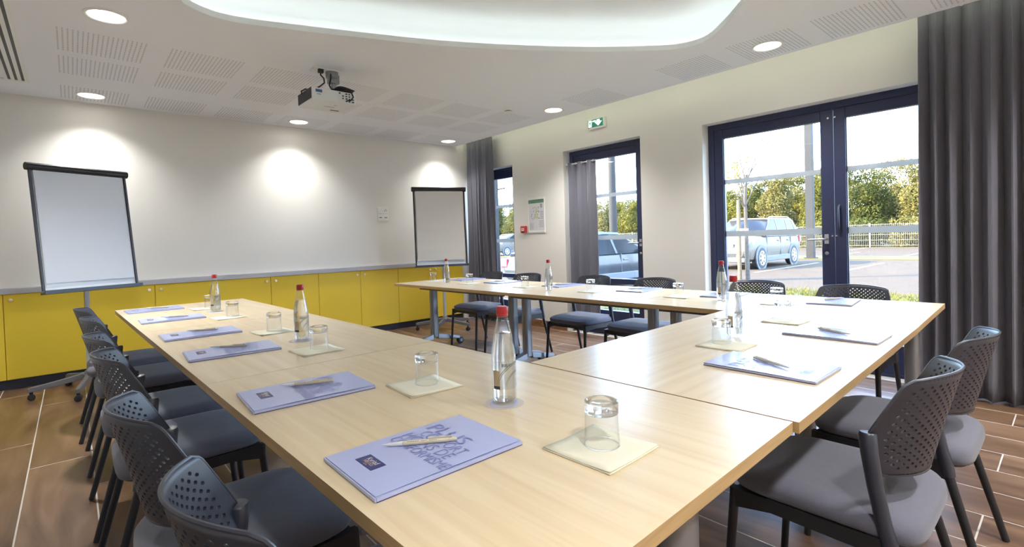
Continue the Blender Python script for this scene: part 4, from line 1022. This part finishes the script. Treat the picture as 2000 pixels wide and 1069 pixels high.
# cars
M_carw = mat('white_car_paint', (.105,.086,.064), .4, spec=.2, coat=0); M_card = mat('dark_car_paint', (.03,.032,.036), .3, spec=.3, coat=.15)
M_carglass = mat('car_glass', (.012,.013,.014), .15, spec=.05); M_tyre = mat('tyre', (.02,.02,.021), .8); M_rim = mat('alloy_rim', (.60,.61,.63), .3, metal=.7)
M_clad = mat('grey_cladding', (.07,.072,.08), .6); M_chrome = mat('chrome', (.75,.76,.78), .15, metal=1); M_head = mat('headlamp', (.55,.58,.62), .12, spec=.8); M_tail = mat('tail_lamp', (.55,.02,.03), .2)
def car(label, loc, rz, paint, L, Wd, H, belt, hood, clear, kind, wb_, wr_):
    """nose towards local +x; origin on the ground under the middle of the wheelbase"""
    t = thing('car', label, 'car', loc, rz)
    hw = Wd/2; xf = L*.5; xr = -L*.5
    def sec(x, zl, zt, w):
        half = [(0,zl),(w*.80,zl),(w*.95,zl+.08),(w*.995,zl+(zt-zl)*.45),(w,zl+(zt-zl)*.62),(w*.965,zt-.06),(w*.86,zt-.005),(w*.5,zt+.015),(0,zt+.02)]
        return [(x,-y,z) for y,z in half]+[(x,y,z) for y,z in half[::-1][1:-1]]
    if kind == 'van': st = [(xr,.4,.9,.88),(xr+.05,clear,belt,.97),(xr+.5,clear,belt,1),(0,clear,belt,1),(xf-1.0,clear,belt,1),(xf-.55,clear,hood,.97),(xf-.12,clear+.02,hood-.2,.90),(xf,clear+.1,hood-.42,.78)]
    else: st = [(xr,clear+.22,belt-.25,.80),(xr+.06,clear+.08,belt-.03,.92),(xr+.5,clear,belt,.99),(0,clear,belt,1),(xf-1.35,clear,belt,1),(xf-1.0,clear,hood+.02,.99),(xf-.35,clear,hood-.06,.94),(xf-.08,clear+.04,hood-.20,.84),(xf,clear+.10,hood-.34,.74)]
    MB().loft([sec(x, a, b_, w*hw) for x, a, b_, w in st]).obj('body', paint, t, smooth=38)
    if kind == 'van': g = [(xr+.04,.97,.90),(xr+.16,1.0,.90),(xf-1.75,1.0,.90),(xf-.62,.02,.86)]
    elif kind == 'suv': g = [(xr+.10,.35,.88),(xr+.42,.96,.88),(xr+1.1,1.0,.90),(xf-2.0,.98,.90),(xf-1.12,.03,.86)]
    else: g = [(xr+.30,.10,.86),(xr+1.05,.88,.86),(xr+1.9,1.0,.86),(xf-2.25,.95,.86),(xf-1.20,.03,.84)]
    hb = H-belt
    def gs(x, k, w):
        zt = belt+hb*k; wb2 = hw*.95; wt = wb2-(wb2-hw*.76)*k
        half = [(0,belt-.03),(wb2,belt-.03),(wt,zt-.05*k),(wt-.08*k,zt-.006),(0,zt+.012*k)]
        return [(x,-y,z) for y,z in half]+[(x,y,z) for y,z in half[::-1][1:-1]]
    MB().loft([gs(*q) for q in g]).obj('windows', M_carglass, t, smooth=30)
    rf = MB()
    for i in range(len(g)-1):
        (x0,k0_,w0),(x1,k1_,w1) = g[i], g[i+1]
        if k0_ > .8 and k1_ > .8:
            q = []
            for x, k in ((x0-.03,k0_),(x1+.05,k1_)):
                zt = belt+hb*k; wt = hw*.95-(hw*.95-hw*.76)*k; q.append([(x,-wt-.005,zt-.075),(x,-wt+.05,zt+.006),(x,0,zt+.026),(x,wt-.05,zt+.006),(x,wt+.005,zt-.075),(x,0,zt-.03)])
            rf.loft(q)
    rf.obj('roof', paint, t, smooth=40)
    pl = MB()
    def pillar(xb, xt, k, s, w=.035):
        zt = belt+hb*k-.05; wt = hw*.95-(hw*.95-hw*.76)*k
        pl.add([(xb-w,s*(hw*.955),belt-.02),(xb+w,s*(hw*.955),belt-.02),(xt+w,s*(wt+.008),zt),(xt-w,s*(wt+.008),zt),(xb-w,s*(hw*.92),belt-.02),(xb+w,s*(hw*.92),belt-.02),(xt+w,s*(wt-.03),zt),(xt-w,s*(wt-.03),zt)], [(0,1,2,3),(7,6,5,4),(0,3,7,4),(1,5,6,2),(0,4,5,1),(3,2,6,7)])
    for s in (-1, 1):
        if kind == 'suv': ps = ((xf-1.18,xf-2.0,.98,.03),(xf-2.42,xf-2.47,.99,.035),(xr+1.15,xr+1.05,1,.05),(xr+.30,xr+.45,.95,.09))
        elif kind == 'van': ps = ((xf-.75,xf-1.72,.98,.04),(xf-1.95,xf-1.98,1,.05),(xf-3.1,xf-3.1,1,.06),(xr+.14,xr+.18,1,.12))
        else: ps = ((xf-1.28,xf-2.22,.94,.035),(xf-2.55,xf-2.62,.95,.04),(xr+1.25,xr+1.4,.93,.05),(xr+.45,xr+1.05,.85,.08))
        for xb, xt, k, w in ps: pillar(xb, xt, k, s, w)
    pl.obj('pillars', paint, t)
    # doors: seams, handles; cladding, arches, wheels
    sm = MB(); hd = MB(); cl = MB()
    for s in (-1, 1):
        for x in (xf-1.30, xf-2.42, xr+1.12): sm.bb(x-.006,x+.006,s*hw*.985-.012,s*hw*.985+.012,clear+.12,belt-.03)
        for x in (xf-2.25, xr+1.35): hd.bb(x-.09,x+.09,s*hw*.985-.025,s*hw*.985+.025,belt-.19,belt-.155)
        cl.bb(-wb_/2+wr_,wb_/2-wr_,s*(hw-.03)-.035,s*(hw-.03)+.035,clear-.02,clear+.16)
    sm.obj('door_seams', M_clad, t); hd.obj('door_handles', paint if kind != 'dark' else M_clad, t, bevel=.01); cl.obj('sill_cladding', M_clad, t, bevel=.02)
    for sx in (-1, 1):
        for s in (-1, 1):
            Mw = Matrix.Translation((sx*wb_/2, s*(hw-.095), wr_)) @ Matrix.Rotation(-s*PI/2,4,'X')
            arch = MB().lathe([(wr_+.075,.068),(wr_+.075,.100),(wr_+.012,.101),(.05,.07)], 36, M=Mw, ends=False).obj('wheel_arch', M_clad, t, smooth=40)
            w = MB().lathe([(wr_*.66,-.10),(wr_*.95,-.10),(wr_,-.07),(wr_,.085),(wr_*.95,.108),(wr_*.68,.112)], 36, M=Mw).obj('wheel', M_tyre, t, smooth=40)
            rm = MB().lathe([(wr_*.68,.1125),(wr_*.66,.118),(wr_*.60,.113)], 30, M=Mw, ends=False).lathe([(.07,.112),(.06,.122),(.001,.123)], 16, M=Mw, ends=False)
            for q in range(7):
                a = 2*PI*q/7; ca, sa = math.cos(a), math.sin(a)
                rm.add([(ca*l-sa*b_, sa*l+ca*b_, .1145+.004*(l < .1)) for l, b_ in ((.05,-.03),(wr_*.63,-.025),(wr_*.63,.025),(.05,.03))], [(0,1,2,3)], M=Mw)
            rm.obj('rim', M_rim, w, recalc=False)
    bp = MB().bb(xf-.30,xf+.005,-hw*.80,hw*.80,clear-.01,clear+.14); bp.obj('front_bumper', M_clad, t, bevel=.03)
    gr = MB().bb(xf-.10,xf+.004-.0,-hw*.42,hw*.42,hood-.33,hood-.20).obj('grille', M_black, t, bevel=.01)
    gb = MB()
    for z in (hood-.30,hood-.255,hood-.215): gb.bb(xf-.08,xf+.012,-hw*.42,hw*.42,z-.007,z+.007)
    gb.obj('grille_bar', M_chrome, gr)
    MB().bb(xf-.08,xf+.006,-hw*.50,hw*.50,clear+.17,clear+.29).obj('lower_grille', M_black, t, bevel=.01)
    MB().bb(xf-.01,xf+.016,-.26,.26,clear+.30,clear+.41).obj('number_plate', M_white, t)
    Mb = Matrix.Translation((xf+.016,0,hood-.255)) @ Matrix.Rotation(PI/2,4,'Y')
    if kind == 'suv':
        eb = MB().lathe([(.085,0),(.085,.010),(.072,.012),(.070,.004)], 28, M=Mb, ends=False)
        for seg in (((-.050,.045),(-.018,-.005)),((-.018,-.005),(0,.030)),((0,.030),(.018,-.005)),((.018,-.005),(.050,.045)),((-.060,.010),(-.030,-.058)),((-.030,-.058),(0,-.012)),((0,-.012),(.030,-.058)),((.030,-.058),(.060,.010))):
            eb.tube([(xf+.024, p[0], hood-.255+p[1]) for p in seg], .007, 6)
        eb.obj('badge', M_chrome, t, smooth=40)
    for s in (-1, 1):
        MB().loft([[(xf-.06,s*hw*.46,hood-.32),(xf-.06,s*hw*.46,hood-.20),(xf-.16,s*hw*.46,hood-.16),(xf-.2,s*hw*.46,hood-.3)], [(xf-.14,s*hw*.72,hood-.30),(xf-.14,s*hw*.72,hood-.15),(xf-.3,s*hw*.72,hood-.12),(xf-.3,s*hw*.72,hood-.28)], [(xf-.40,s*hw*.955,hood-.22),(xf-.40,s*hw*.955,hood-.11),(xf-.55,s*hw*.93,hood-.10),(xf-.5,s*hw*.93,hood-.2)]]).obj('headlamp', M_head, t, smooth=30)
        MB().bb(xf-.24,xf-.03,s*hw*.68-.13,s*hw*.68+.13,clear+.17,clear+.30).obj('fog_lamp', M_black, t, bevel=.02)
        MB().bb(xr-.004,xr+.20,s*hw*.84-.10,s*hw*.84+.115,belt-.26,belt-.06).obj('tail_lamp', M_tail, t, bevel=.02)
        mr = MB().loft([[(xf-1.50,s*(hw*.95),belt+.02),(xf-1.40,s*(hw*.95),belt+.02),(xf-1.40,s*(hw*.95),belt+.10),(xf-1.50,s*(hw*.95),belt+.10)], [(xf-1.52,s*(hw+.10),belt),(xf-1.38,s*(hw+.10),belt),(xf-1.36,s*(hw+.10),belt+.14),(xf-1.52,s*(hw+.10),belt+.14)], [(xf-1.50,s*(hw+.20),belt+.02),(xf-1.42,s*(hw+.20),belt+.02),(xf-1.42,s*(hw+.20),belt+.12),(xf-1.50,s*(hw+.20),belt+.12)]])
        mr.obj('wing_mirror', paint, t, smooth=40)
        if kind == 'suv': MB().tube([(xf-2.05,s*hw*.70,H-.02),(xf-2.2,s*hw*.71,H+.035),(xr+.7,s*hw*.71,H+.035),(xr+.5,s*hw*.70,H-.02)], .018, 8).obj('roof_rail', M_chrome, t, smooth=50)
    MB().bb(xr-.01,xr+.01,-.26,.26,belt-.42,belt-.30).obj('number_plate', M_white, t)
    return t
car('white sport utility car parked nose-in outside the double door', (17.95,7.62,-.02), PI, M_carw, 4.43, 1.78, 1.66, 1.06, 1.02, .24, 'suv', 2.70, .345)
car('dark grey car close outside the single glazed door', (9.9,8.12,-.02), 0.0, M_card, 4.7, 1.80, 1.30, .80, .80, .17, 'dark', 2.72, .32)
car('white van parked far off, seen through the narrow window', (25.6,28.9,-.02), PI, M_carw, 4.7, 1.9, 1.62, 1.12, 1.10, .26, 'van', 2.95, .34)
